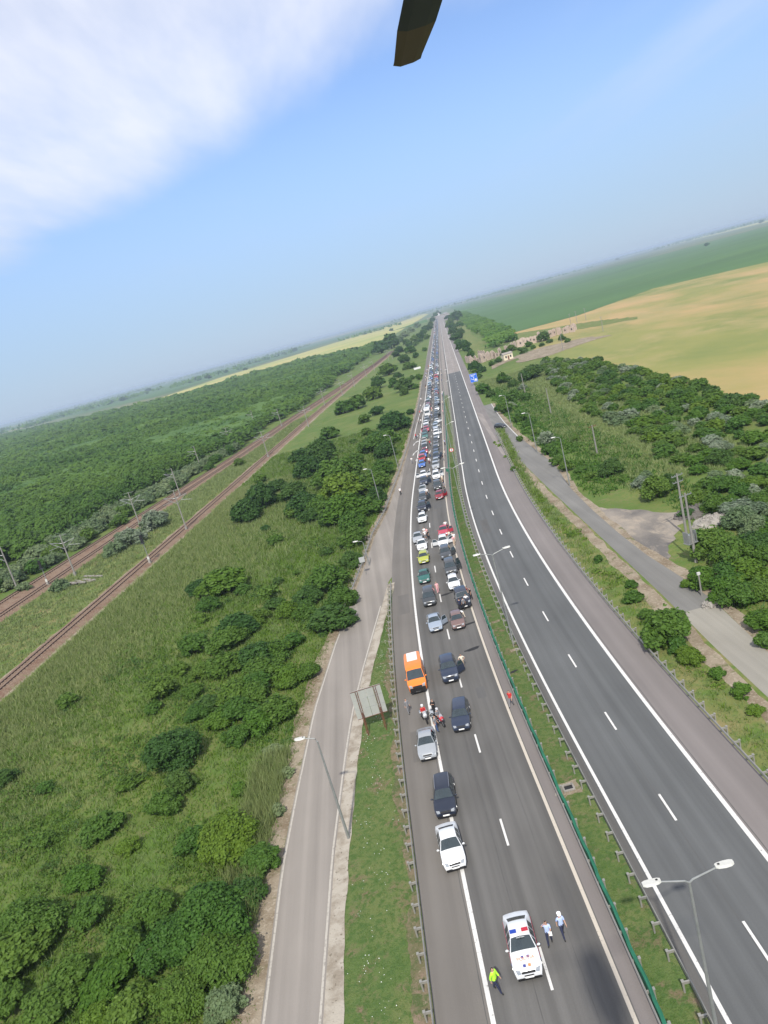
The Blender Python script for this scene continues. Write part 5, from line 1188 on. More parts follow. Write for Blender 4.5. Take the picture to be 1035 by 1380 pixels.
w3 = car_px('wagon', 'navy', (602, 1100), 'dark navy estate with silver roof rails behind the white saloon', (596, 1049))
car_px('sedan', 'silver', (577.5, 1023), 'silver saloon standing by the two motorcycles', (573, 986), grp=G1)
car_px('wagon', 'dark blue', (622.5, 984), 'dark blue-grey estate alone in the inner lane beside the motorcycles', (619.5, 951))
vano = car_px('van', 'orange', (564.5, 932), 'orange high-roof van with a white roof panel in the emergency lane', (555, 878))
car_px('suv', 'dark blue', (608.5, 918), 'dark blue crossover with its driver door open', (602, 890), doors=((-1, 0, .95),))
car_px('sedan', 'steel blue', (588.5, 850), 'pale blue-silver saloon with its driver door open', (583, 828), doors=((-1, 0, .95),))
car_px('hatch', 'brown', (619, 846.5), 'brownish hatchback with a glass roof, next to the bending woman', (613, 824))
car_px('offroader', 'navy', (627.5, 818), 'boxy dark blue off-roader with people around its bonnet', (620, 797))
car_px('hatch', 'white', (613.5, 793.5), 'white coupe-like hatchback in the inner lane behind the dark off-roader', (609, 776))
car_px('minivan', 'dark grey', (579.5, 815.5), 'dark grey people carrier in the outer lane behind the pale blue saloon', (577, 796))
car_px('sedan', 'teal', (572.5, 785), 'green saloon in the outer lane', (570.5, 769))
car_px('minivan', 'dark grey', (609, 773.5), 'dark people carrier with two open doors in front of the dark estate, inner lane', (605, 757), doors=((-1, 0, 1.0), (-1, 1, .9)))
car_px('hatch', 'lime', (571.5, 758.5), 'yellow-green hatchback in the outer lane', (570.5, 744))
car_px('wagon', 'dark grey', (602, 752.5), 'dark estate with an open door in front of the fully opened white hatchback', (599, 738), doors=((-1, 0, 1.0),))
car_px('sedan', 'white', (569.5, 741), 'white saloon close behind the yellow-green hatchback', (568, 728))
car_px('sedan', 'silver', (563.5, 731), 'silver saloon on the solid line, half hidden by the white saloon', (563, 718))
car_px('hatch', 'white', (598, 736), 'white hatchback with its doors opened wide to both sides, inner lane', (596.5, 724), doors=((-1, 0, 1.42), (1, 0, 1.42), (-1, 1, 1.0)))
car_px('sedan', 'pink red', (597.5, 722), 'bright red saloon with its door open behind the white hatchback', (598, 711), doors=((-1, 0, 1.1),))
car_px('hatch', 'white', (569.5, 703.5), 'white car standing alone in the gap of the outer lane', (569.5, 691))
car_px('suv', 'navy', (569.5, 689), 'dark blue crossover directly behind the lone white car', (569, 677), doors=((-1, 0, 1.0),))
car_px('wagon', 'dark grey', (570, 675), 'dark grey estate with its door open two cars behind the lone white car', (570, 664), doors=((-1, 0, 1.0),))
car_px('sedan', 'silver', (570, 664), 'silver saloon three cars behind the lone white car', None)
car_px('hatch', 'dark red', (592.5, 672), 'crimson hatchback with doors open at the end of the inner-lane gap', (592, 661), doors=((-1, 0, 1.0), (-1, 1, 1.0)))
car_px('minivan', 'dark grey', (590, 659), 'dark people carrier right behind the crimson hatchback', None)
car_px('suv', 'dark blue', (571.5, 653.5), 'dark blue crossover in front of the white car with spread doors, outer lane', None, doors=((-1, 0, 1.0),))
car_px('hatch', 'white', (571, 643.5), 'white hatchback with doors spread on both sides, outer lane', None, doors=((-1, 0, 1.42), (1, 0, 1.42)))
car_px('minivan', 'white', (588.5, 645), 'white people carrier in the inner lane level with the white hatchback', None, doors=((-1, 0, 1.1),))
# police livery
def pol(o):
    mb = MB(); mb.box((0, .02, 1.535), (1.16, .28, .06), 2)
    mb.box((-.36, .02, 1.595), (.40, .22, .09), 1); mb.box((.36, .02, 1.595), (.40, .22, .09), 0); mb.box((0, .02, 1.59), (.30, .21, .08), 2)
    lb = mb.build('light_bar', [plain('beacon_blue', (.012, .05, .33), .25, 0, .1, 8), plain('beacon_red', (.42, .02, .04), .25, 0, .1, 8), SWHITE], o)
    # the car faces the camera: local +x lies to picture left, so lettering is turned to be read from the front
    cu = bpy.data.curves.new('lettering', 'FONT'); cu.body = 'POLITIA'; cu.size = .30; cu.align_x = 'CENTER'; cu.extrude = .001
    t = bpy.data.objects.new('tmp', cu); COL.objects.link(t); dg = bpy.context.evaluated_depsgraph_get(); me = bpy.data.meshes.new_from_object(t.evaluated_get(dg)); bpy.data.objects.remove(t)
    me.materials.clear(); me.materials.append(plain('lettering_amber', (.55, .22, .08), .5, 0, .05))
    y0, y1 = KINDS['sedan']['L'] * (.80 - .5), KINDS['sedan']['L'] * (.92 - .5); tilt = math.atan2(.95 - .84, y1 - y0)
    l = link('lettering', me, o); l.location = (0, y0 + .22, 1.00 - .035); l.rotation_euler = (tilt, 0, math.pi)
    mb = MB()
    for x, y, mi, s in ((-.17, .02, 0, .15), (.17, .02, 0, .15), (-.15, .52, 1, .17), (.15, .52, 0, .17)):
        z = .992 - (y) * .21; mb.quad((x - s / 2, y0 + y - s / 2, z + s * .1), (x + s / 2, y0 + y - s / 2, z + s * .1), (x + s / 2, y0 + y + s / 2, z - s * .1), (x - s / 2, y0 + y + s / 2, z - s * .1), mi)
    mb.build('emblem', [plain('emblem_blue', (.05, .06, .25), .5), plain('emblem_amber', (.55, .26, .10), .5)], o)
    mb = MB(); mb.box((0, .45, 1.515), (.5, .05, .012)); mb.box((0, .36, 1.515), (.06, .2, .012)); mb.build('roof_number', SGREY, o)
    mb = MB()
    for s in (-1, 1): mb.box((s * .876, -.1, .62), (.012, 3.0, .14), 0); mb.box((s * .876, -.1, .80), (.012, 3.0, .06), 1)
    mb.build('side_stripe', [plain('stripe_blue', (.02, .05, .4), .5), plain('stripe_red', (.5, .02, .03), .5)], o)
    mb = MB(); mb.box((.25, 1.02, 1.20), (.34, .22, .02)); 
pol(police)
def rails_on(o):
    for s in (-1, 1): mb = MB(); mb.tube([(s * .58, -1.7, 1.46), (s * .60, -1.5, 1.52), (s * .60, .1, 1.53), (s * .58, .3, 1.47)], .022, 6); mb.build('roof_rail', CHROME, o)
rails_on(w3)
def van_bits(o):
    mb = MB(); mb.box((0, -1.45, 2.425), (1.15, 2.0, .03)); mb.build('roof_panel', SWHITE, o)
    mb = MB(); mb.box((0, 2.72, .60), (1.72, .24, .42)); mb.build('bumper', BLACK, o)
    mb = MB(); mb.box((0, 2.62, .97), (.9, .22, .06)); mb.build('chrome_bar', CHROME, o)
van_bits(vano)
# the queue: two lanes of cars back to the overpass
CSEQ_L = ['blue', 'red', 'blue', 'pink red', 'black', 'silver', 'beige', 'teal', 'dark grey', 'pink red', 'silver', 'white', 'dark grey']
CSEQ_R = ['silver', 'silver', 'dark blue', 'dark grey', 'navy', 'grey', 'dark grey', 'silver', 'white', 'white', 'steel blue', 'light blue', 'white']
KLAB = {'sedan': 'saloon', 'hatch': 'hatchback', 'wagon': 'estate car', 'suv': 'crossover', 'minivan': 'people carrier', 'van': 'van', 'offroader': 'off-roader'}
ORD = ['first', 'second', 'third', 'fourth', 'fifth', 'sixth', 'seventh', 'eighth', 'ninth', 'tenth', 'eleventh', 'twelfth']
def queue():
    pool = ['dark grey'] * 5 + ['black'] * 3 + ['navy'] * 3 + ['dark blue'] * 3 + ['silver'] * 6 + ['white'] * 7 + ['grey'] * 4 + ['red', 'dark red', 'blue', 'blue', 'steel blue', 'light blue', 'beige', 'teal', 'brown', 'pink red']
    kp = ['sedan'] * 5 + ['hatch'] * 7 + ['wagon'] * 4 + ['suv'] * 4 + ['minivan'] * 3 + ['van', 'offroader']
    cars = []
    for lane, (o, y0, seq) in enumerate(((-7.75, W(571, 634)[1] + 2, CSEQ_L), (-4.15, W(588, 638)[1] + 3, CSEQ_R))):
        y = y0; i = 0
        while y < 2150:
            k = rnd.choice(kp); c = seq[i] if i < len(seq) else rnd.choice(pool)
            if k == 'van' and y > 230: c = rnd.choice(['white', 'white', 'silver', 'red'])
            if i < len(seq) and k == 'van': k = 'minivan'
            L_ = KINDS[k]['L']
            if 268 < y < 277 and lane == 0: y += 9; continue       # room for the camper
            cars.append((y + L_ / 2, o + rnd.uniform(-.28, .28), lane, k, c)); y += L_ + rnd.uniform(.9, 3.2) * (1 if y > 200 else .8); i += 1
    cars.sort(key=lambda t: t[0]); cnt = {}; nind = 300 - 31; rest = []
    for n, (y, o, lane, k, c) in enumerate(cars):
        p = cp(y, o); rz = math.pi + hd(y) + rnd.uniform(-.03, .03)
        if n >= nind: rest.append((p, rz, k, c)); continue
        ln = 'inner' if lane else 'outer'; zone = 0 if y < 275 else 1 if y < 470 else 2
        key = (c, k, lane, zone); m = cnt.get(key, 0); cnt[key] = m + 1
        zl = ['before the camper van', 'past the camper van, before the ruins', ''][zone]
        if zone < 2: lab = f'{ORD[min(m, 11)]} {c} {KLAB[k]} in the {ln} lane {zl}'
        else: lab = f'tiny {c} {KLAB[k]} in the {ln} lane far up the queue'
        far = y > 300; d = ()
        if not far and rnd.random() < .35: d = ((-1, 0, 1.0),) if lane else rnd.choice([((1, 0, 1.0),), ((-1, 0, 1.0),)])
        place_car(k, c, p[0], p[1], rz, lab, 'cars queueing in the two jammed lanes', far, d)
    mats = {}; mb = MB(); ml = [BLACK, GLASS, LAMPM, PLATE]
    for p, rz, k, c in rest:
        if c not in mats: mats[c] = len(ml); ml.append(plain('far_paint_' + c.replace(' ', '_'), COLR[c], .35, .1, .05, 2, coat=.5))
        key = ('src', k)
        if key not in CP: CP[key] = car_proto(k, True); 
        me = CP[key]; b = len(mb.v); ca, sa = math.cos(rz), math.sin(rz)
        mb.v += [(v.co.x * ca - v.co.y * sa + p[0], v.co.x * sa + v.co.y * ca + p[1], v.co.z + .03) for v in me.vertices]
        for f in me.polygons: mb.f.append(tuple(i + b for i in f.vertices)); mb.m.append([mats[c], 0, 1, 2, 3][f.material_index])
    o = stuff(mb.build('distant_cars', ml)); tag(o, 'the unbroken far end of the jam, hundreds of tiny cars up to the overpass', 'distant cars')
    print('cars', len(cars))
queue()
def camper():
    p = cp(274, -7.6); t = thing('camper_van', 'big rounded white camper van towering over the outer lane', 'camper van', (p[0], p[1], .03), math.pi + hd(274))
    mb = MB(); mb.box((0, -.6, 1.75), (2.25, 5.0, 2.5)); mb.box((0, 1.4, 2.55), (2.2, 1.6, .9)); o = mb.build('body', SWHITE, t); bv = o.modifiers.new('round', 'BEVEL'); bv.width = .25; bv.segments = 3
    mb = MB(); mb.box((0, 2.2, .95), (2.0, 1.9, 1.0)); mb.quad((-.95, 2.0, 2.1), (.95, 2.0, 2.1), (.98, 2.7, 1.46), (-.98, 2.7, 1.46)); mb.build('cab', SWHITE, t)
    mb = MB(); mb.quad((-.88, 2.09, 2.08), (.88, 2.09, 2.08), (.9, 2.72, 1.50), (-.9, 2.72, 1.50)); mb.build('windscreen', GLASS, t)
    for s in (-1, 1):
        for y in (-2.0, 2.1): w = link('wheel', WH[0], t); w.location = (s * .95, y, .315); link('rim', WH[1], w)
        mb = MB(); mb.box((s * 1.13, -.8, 2.0), (.02, 1.1, .6)); mb.build('side_window', GLASS, t)
camper()
def dark_car():
    a = W(674.5, 577); place_car('hatch', 'black', a[0], a[1], hd(a[1]) + .65 - math.pi, 'black hatchback stopped on the right slip road near the merge', 'car on the right slip road')
dark_car()
for k_ in list(CP):
    if k_[1] is False: drop_proto(CP.pop(k_))
# ------------------------------------------------------------------ motorcycles
def motorcycle(px, py, rz, col, lab):
    a = W(px, py); t = thing('motorcycle', lab, 'motorcycle', a, rz, 'motorcycles standing between the cars')
    for y in (-.72, .72):
        w = MB(); n = 18
        for k in range(n):
            a0, a1 = 6.2832 * k / n, 6.2832 * (k + 1) / n; w.tube([(0, y + .26 * math.cos(a0), .33 + .26 * math.sin(a0)), (0, y + .26 * math.cos(a1), .33 + .26 * math.sin(a1))], .065, 6, 0, False)
        o = w.build('wheel', RUBBER, t); m = MB(); m.tube([(-.03, y, .33), (.03, y, .33)], .2, 12); m.build('rim', RIM, o)
    mb = MB(); mb.tube([(0, .72, .33), (0, .50, .80), (0, .42, .98)], [.045, .05, .05], 7); mb.tube([(0, .42, .85), (0, 0, .62), (0, -.5, .58), (0, -.72, .33)], .06, 7); mb.ball((0, .05, .48), (.2, .3, .2), 0, 10, 7); mb.tube([(.14, 0, .35), (.17, -.85, .42)], .05, 7); mb.build('frame', CHROME, t)
    mb = MB(); mb.ball((0, .18, .86), (.17, .32, .15), 0, 12, 8); mb.build('tank', PAINT, t, True, col)
    mb = MB(); mb.ball((0, .58, .88), (.24, .20, .26), 0, 12, 8); mb.build('fairing', PAINT, t, True, col)
    mb = MB(); mb.quad((-.18, .62, 1.08), (.18, .62, 1.08), (.14, .44, 1.32), (-.14, .44, 1.32)); mb.build('windshield', LAMPM, t)
    mb = MB(); mb.ball((0, -.35, .84), (.16, .45, .08), 0, 12, 6); mb.build('seat', BLACK, t)
    mb = MB(); mb.tube([(-.40, .30, 1.06), (-.12, .42, 1.02), (.12, .42, 1.02), (.40, .30, 1.06)], .022, 6); mb.build('handlebar', BLACK, t)
    mb = MB(); mb.ball((0, .78, .88), (.10, .05, .08), 0, 10, 6); mb.build('headlight', LAMPM, t)
    for s in (-1, 1): mb = MB(); mb.box((s * .30, -.62, .62), (.22, .50, .36)); o = mb.build('pannier', RIM, t); b = o.modifiers.new('b', 'BEVEL'); b.width = .04
    return t
MC = [motorcycle(574, 971, math.pi + .10, (.5, .5, .5), 'silver and red touring motorcycle left of the solid line'), motorcycle(594, 976, math.pi + .35, (.45, .03, .04), 'red motorcycle right of the solid line in front of the dark estate'), motorcycle(586, 970, math.pi - .2, (.02, .02, .02), 'black motorcycle in the middle of the group of three')]
# ------------------------------------------------------------------ people
def person_mesh(pose):
    """skin-grown body; returns the evaluated mesh, facing +y, feet on z = 0, height about 1.75"""
    J = dict(pel=(0, 0, .95), spi=(0, .01, 1.15), che=(0, .01, 1.36), nec=(0, 0, 1.50), hd0=(0, .015, 1.58), hd1=(0, .03, 1.67), hd2=(0, .015, 1.735))
    rad = dict(pel=(.145, .115), spi=(.13, .10), che=(.155, .11), nec=(.055, .055), hd0=(.07, .075), hd1=(.078, .095), hd2=(.06, .072))
    for s, n in ((-1, 'l'), (1, 'r')):
        st = pose.get('stride', .12) * s; J['hip' + n] = (s * .09, 0, .88); J['kne' + n] = (s * .10, st * .55 + .02, .49); J['ank' + n] = (s * .10, st, .085); J['toe' + n] = (s * .115, st + .15, .035)
        rad['hip' + n] = (.088, .088); rad['kne' + n] = (.056, .058); rad['ank' + n] = (.038, .042); rad['toe' + n] = (.042, .028)
        a = pose.get('arm' + n, 'down'); sh = (s * .185, 0, 1.42); J['sho' + n] = sh
        if a == 'down': el, wr = (s * .23, -.02 - st * .3, 1.14), (s * .24, .06 - st * .5, .90)
        elif a == 'hip': el, wr = (s * .36, -.06, 1.18), (s * .20, .07, 1.02)
        elif a == 'up': el, wr = (s * .30, .12, 1.40), (s * .16, .16, 1.60)
        elif a == 'fwd': el, wr = (s * .22, .10, 1.18), (s * .16, .34, 1.16)
        else: el, wr = (s * .24, .14, 1.18), (s * .06, .26, 1.28)
        J['elb' + n] = el; J['wri' + n] = wr; d = Vector(wr) - Vector(el); d.normalize(); J['han' + n] = tuple(Vector(wr) + d * .08)
        rad['sho' + n] = (.062, .062); rad['elb' + n] = (.042, .042); rad['wri' + n] = (.028, .028); rad['han' + n] = (.038, .022)
    if pose.get('bend'):
        b = pose['bend']; piv = Vector((0, 0, .95)); Rm = Matrix.Rotation(-b, 3, 'X')
        for k in J:
            if k[:3] in ('spi', 'che', 'nec', 'hd0', 'hd1', 'hd2', 'sho', 'elb', 'wri', 'han'): J[k] = tuple(Rm @ (Vector(J[k]) - piv) + piv)
    E = [('pel', 'spi'), ('spi', 'che'), ('che', 'nec'), ('nec', 'hd0'), ('hd0', 'hd1'), ('hd1', 'hd2')]
    for n in 'lr': E += [('pel', 'hip' + n), ('hip' + n, 'kne' + n), ('kne' + n, 'ank' + n), ('ank' + n, 'toe' + n), ('che', 'sho' + n), ('sho' + n, 'elb' + n), ('elb' + n, 'wri' + n), ('wri' + n, 'han' + n)]
    if pose.get('sit'):
        for s, n in ((-1, 'l'), (1, 'r')): J['hip' + n] = (s * .10, .02, .90); J['kne' + n] = (s * .24, .38, .78); J['ank' + n] = (s * .24, .18, .38); J['toe' + n] = (s * .25, .32, .34)
    names = list(J); me = bpy.data.meshes.new('sk'); me.from_pydata([J[k] for k in names], [(names.index(a), names.index(b)) for a, b in E], [])
    # five fingers per hand as thin chains
    fv, fe, fr = [], [], []
    o = bpy.data.objects.new('sk', me); COL.objects.link(o); o.modifiers.new('s', 'SKIN')
    for i, k in enumerate(names): sv = me.skin_vertices[0].data[i]; sv.radius = rad[k]; sv.use_root = (k == 'pel')
    sb = o.modifiers.new('u', 'SUBSURF'); sb.levels = 1; sb.render_levels = 1
    dg = bpy.context.evaluated_depsgraph_get(); out = bpy.data.meshes.new_from_object(o.evaluated_get(dg)); bpy.data.objects.remove(o)
    # fingers, thumbs, nose and ears joined on
    bm = bmesh.new(); bm.from_mesh(out)
    mb = MB()
    for s, n in ((-1, 'l'), (1, 'r')):
        h = Vector(J['han' + n]); w = Vector(J['wri' + n]); d = (h - w).normalized(); sd = d.cross(Vector((s, .3, 0)).normalized()).normalized()
        for k, ln in enumerate((.065, .078, .083, .074)):
            b = h + sd * (.027 - .018 * k) - d * .01; mb.tube([b, b + d * ln * .6, b + d * ln + Vector((-s * .018, 0, 0))], [.009, .009, .007], 5)
        b = w + d * .03 + sd * .03; mb.tube([b, b + sd * .03 + d * .035, b + sd * .035 + d * .065], [.011, .010, .008], 5)
    hd1 = Vector(J['hd1']); up = (Vector(J['hd2']) - Vector(J['hd0'])).normalized(); fwd = Vector((1, 0, 0)).cross(up) * -1
    if fwd.y < 0: fwd = -fwd
    mb.ball(hd1 + fwd * .095 - up * .012, (.013, .02, .022), 0, 6, 5)
    for s in (-1, 1): mb.ball(hd1 + Vector((s * .078, 0, 0)) - up * .01, (.012, .022, .03), 0, 6, 5)
    me2 = bpy.data.meshes.new('x'); me2.from_pydata(mb.v, [], mb.f); bm.from_mesh(me2); bm.to_mesh(out); bm.free()
    return out, J
PM = {}
def sub(me, fn, infl, name, mat):
    bm = bmesh.new(); bm.from_mesh(me); bm.normal_update()
    dl = [f for f in bm.faces if not fn(f.calc_center_median())]; bmesh.ops.delete(bm, geom=dl, context='FACES'); 
    for v in bm.verts: v.co += v.normal * infl
    m = bpy.data.meshes.new(name); bm.to_mesh(m); bm.free(); m.materials.append(mat); m.polygons.foreach_set('use_smooth', [True] * len(m.polygons)); return m
def person_proto(key):
    if key in PM: return PM[key]
    pose = dict(stand={}, walk=dict(stride=.30), hips=dict(arml='hip', armr='hip'), shade=dict(armr='up', stride=.22), cross=dict(arml='x', armr='x'), bend=dict(bend=1.15, arml='fwd', armr='fwd', stride=.15), paper=dict(arml='fwd', armr='up', stride=.2), ride=dict(arml='fwd', armr='fwd', sit=1, bend=.18))[key]
    me, J = person_mesh(pose); nz = Vector(J['nec']).z; hc = Vector(J['hd1']); up = (Vector(J['hd2']) - Vector(J['hd0'])).normalized(); sp = Vector(J['pel'])
    wr = [Vector(J['wri' + n]) for n in 'lr']; el = [Vector(J['elb' + n]) for n in 'lr']; sh = [Vector(J['sho' + n]) for n in 'lr']; nk = Vector(J['nec']); ax = (nk - sp).normalized()
    def torso(c): return (c - sp).dot(ax) > .0 and (c - nk).dot(up) < -.035 and c.z > .80
    def arm_low(c): return any((c - e).length < .09 or min((c - (e + (w - e) * t)).length for t in (.3, .6, .9, 1.2, 1.5)) < .07 for e, w in zip(el, wr))
    shirt = sub(me, lambda c: torso(c) and not arm_low(c), .014, 'shirt', CLOTH); longs = sub(me, lambda c: torso(c) and not any((c - w).length < .11 and (c - w).length < (c - e).length for e, w in zip(el, wr)), .016, 'jacket', CLOTH)
    tr = sub(me, lambda c: c.z < (1.0 if not pose.get('bend') else .98) and not torso(c) and c.z > .10 and min((c - w).length for w in wr) > .13 or (pose.get('sit') and c.z < .93 and c.z > .40 and min((c - w).length for w in wr) > .15), .014, 'trousers', CLOTH)
    short = sub(me, lambda c: .56 < c.z < .98 and not torso(c) and min((c - w).length for w in wr) > .13, .018, 'shorts', CLOTH)
    shoe = sub(me, lambda c: c.z < (.11 if not pose.get('sit') else .40), .012, 'shoes', CLOTH)
    fwd = Vector((0, 1, 0)); hair = sub(me, lambda c: (c - hc).dot(up) > .045 or ((c - hc).length < .13 and (c - hc).dot(fwd) < -.02 and (c - hc).dot(up) > -.06), .014, 'hair', CLOTH)
    body = me; body.materials.clear(); body.materials.append(SKIN); body.polygons.foreach_set('use_smooth', [True] * len(body.polygons)); body.name = 'body'
    PM[key] = (body, shirt, longs, tr, short, shoe, hair, hc, up); return PM[key]
CC = dict(sky=(.42, .52, .78), white=(.78, .78, .78), black=(.015, .015, .018), navy=(.02, .025, .06), red=(.5, .03, .03), pink=(.72, .38, .40), tan=(.55, .42, .30), hiviz=(.50, .95, .05), jeans=(.05, .09, .2), grey=(.2, .2, .21), hair=(.03, .02, .015), cream=(.7, .62, .5), maroon=(.15, .02, .03), blond=(.3, .2, .09))
def person(x, y, rz, pose, top, legs, label, grp=None, long=False, shorts=False, hat=None, hair='hair', z=0.03, s=1.0, vest=None, extra=None):
    body, shirt, longs, tr, short, shoe, hr, hc, up = person_proto(pose); o = thing('person', label, 'person', (x, y, z), rz, grp); o.scale = (s, s, s)
    link('body', body, o)
    for nm, me, c in (('jacket' if long else 'shirt', longs if long else shirt, CC[top]), ('shorts' if shorts else 'trousers', short if shorts else tr, CC[legs]), ('shoes', shoe, (.02, .02, .02)), ('hair', hr, CC[hair])):
        q = link(nm, me, o); q.color = (*c, 1)
    if hat:
        mb = MB(); b = hc + up * .06; mb.tube([b, b + up * .03, b + up * .09, b + up * .10], [.10, .125, .13, .05], 12); mb.tube([b + Vector((0, .03, 0)), b + up * .012 + Vector((0, .035, 0))], [.128, .128], 12)
        mb.build('cap', CLOTH, o, color=hat)
    if pose in ('stand', 'hips', 'cross', 'walk', 'shade', 'paper', 'ride'):
        mb = MB()
        for e in (-1, 1): mb.ball(hc + Vector((e * .03, .088, .01)), (.011, .008, .008), 0, 6, 4)
        mb.box(hc + Vector((0, .088, -.045)), (.045, .012, .010), 1); mb.build('face', [BLACK, plain('lips', (.35, .1, .09)) if 'lips' not in MATS else MATS['lips']], o)
    if extra == 'paper': mb = MB(); mb.box((-.2, .38, 1.14), (.21, .03, .30)); mb.build('papers', PLATE, o)
    if vest: 
        q = link('vest', longs if long else shirt, o); q.color = (*CC[vest], 1); q.scale = (1.03, 1.06, 1.0)
    return o
def pp(px, py, rz, pose, top, legs, label, **k):
    a = W(px, py); return person(a[0], a[1], rz, pose, top, legs, label, **k)
PI = math.pi
pp(742, 1272, PI - .25, 'paper', 'sky', 'navy', 'police officer in pale blue shirt without cap, holding papers, nearest the police car', extra='paper')
pp(760, 1262, PI + .2, 'walk', 'sky', 'navy', 'police officer in pale blue shirt and white cap, walking beside a colleague', hat=(.8, .8, .8))
pp(671, 1336, PI + .9, 'walk', 'hiviz', 'navy', 'person in a yellow-green high-visibility jacket by the solid line', long=True, vest='hiviz')
pp(625, 900.5, PI, 'hips', 'cream', 'tan', 'person in pale clothes standing beside the open door of the dark blue crossover')
pp(690, 952, PI - .6, 'walk', 'red', 'grey', 'person in a red top walking along the green screened guardrail')
pp(551.5, 962, PI + .5, 'stand', 'grey', 'grey', 'person in faded grey clothes by the guardrail, left of the motorcycles', long=True)
pp(587, 963, PI - .3, 'cross', 'black', 'black', 'person in black leathers standing between the motorcycles', long=True)
pp(590, 986, PI + 1.0, 'stand', 'grey', 'jeans', 'person standing in front of the black motorcycle on the solid line')
def rider(m, top, lab, hat):
    l = m.location; person(l[0] + .2 * math.sin(m.rotation_euler[2]), l[1] - .2 * math.cos(m.rotation_euler[2]), m.rotation_euler[2], 'ride', top, 'black', lab, long=True, hat=hat, z=-.02, grp='riders sitting on motorcycles')
rider(MC[0], 'red', 'rider in a red jacket and pale helmet on the left motorcycle', (.6, .6, .6)); rider(MC[1], 'grey', 'rider in grey with a silver helmet on the right motorcycle', (.5, .5, .52))
pp(591, 799.5, PI, 'stand', 'pink', 'pink', 'woman in a long pink dress between the two lanes', hair='blond')
pp(625.5, 833, PI / 2 + .2, 'bend', 'white', 'cream', 'person in white bending down beside the brownish hatchback')
for px, py, rz, ps, tp, lg, lb in ((631.5, 806, 2.2, 'cross', 'maroon', 'black', 'person in a dark red top at the far corner of the dark off-roader'), (636, 808, 1.9, 'stand', 'black', 'black', 'person in black at the edge line beside the dark off-roader'), (630.5, 817, 2.8, 'hips', 'white', 'navy', 'person in a white shirt at the bonnet of the dark off-roader'),
    (634, 812, 1.2, 'cross', 'black', 'grey', 'person with crossed arms behind the white-shirted one'), (627, 822, .4, 'stand', 'grey', 'black', 'person in grey facing the bonnet of the dark off-roader'), (622, 823, .1, 'cross', 'navy', 'black', 'person in navy facing the bonnet of the dark off-roader')):
    pp(px, py, rz, ps, tp, lg, lb, grp='people gathered round the dark off-roader')
for px, py, rz, ps, tp, lg, lb, sh in ((573.5, 723, PI, 'stand', 'white', 'grey', 'person in white right of the silver saloon', 0), (577, 724, 2.6, 'cross', 'pink', 'black', 'person in pink right of the silver saloon', 0), (574.5, 727, PI, 'hips', 'white', 'grey', 'bare-legged person in white in front of the silver saloon', 1), (579, 727, 2, 'stand', 'black', 'black', 'person in black near the lane dashes by the silver saloon', 0),
    (613.5, 731, PI, 'stand', 'white', 'cream', 'person in white at the green screen beside the opened white hatchback', 0), (613, 735, PI, 'cross', 'pink', 'tan', 'person in pink at the open door of the white hatchback', 0), (602, 714, PI, 'hips', 'white', 'jeans', 'person in white behind the open door of the bright red saloon', 0), (607, 728, PI, 'stand', 'cream', 'grey', 'person in cream between the white hatchback and the bright red saloon', 0),
    (540.5, 667, PI, 'walk', 'white', 'black', 'lone person in a white top walking on the merging lane shoulder', 0), (579, 625, PI, 'walk', 'white', 'maroon', 'person in white top and red skirt between the lanes', 0), (568, 541, PI, 'walk', 'white', 'grey', 'tiny person in white on the far shoulder', 0), (577, 668, PI, 'stand', 'white', 'black', 'person in white beside the dark grey estate', 0), (577, 673, 2.5, 'cross', 'black', 'black', 'person in black beside the dark grey estate', 0),
    (597, 650, PI, 'stand', 'cream', 'tan', 'person in cream by the white people carrier', 0), (599, 655, 2, 'cross', 'black', 'jeans', 'person in black by the dark people carrier', 0), (576, 649, PI, 'hips', 'cream', 'maroon', 'person in cream in front of the white hatchback with spread doors', 0), (600, 661, 2.4, 'stand', 'grey', 'black', 'person in grey near the crimson hatchback at the edge line', 0), (598, 621, PI, 'stand', 'black', 'grey', 'person in black at the edge line far up the inner lane', 0)):
    pp(px, py, rz, ps, tp, lg, lb, grp='people out of their cars in the jam', shorts=bool(sh))
for k in range(40):
    y = 190 + 330 * rnd.random() ** 1.3; o = rnd.choice([-1.65, -5.95, -9.9, -1.6, -10.8]) + rnd.uniform(-.15, .15); p = cp(y, o); tp = rnd.choice(['white', 'white', 'black', 'grey', 'red', 'cream', 'sky', 'pink'])
    where = 'between the two lanes' if -7 < o < -5 else 'on the median side of the jam' if o > -3 else 'on the shoulder side of the jam'
    person(p[0], p[1], rnd.uniform(0, 6.28), rnd.choice(['stand', 'hips', 'walk', 'cross']), tp, rnd.choice(['black', 'jeans', 'grey', 'tan']), f'distant person in {tp if tp != "sky" else "pale blue"} standing {where}', grp='people out of their cars far up the jam')
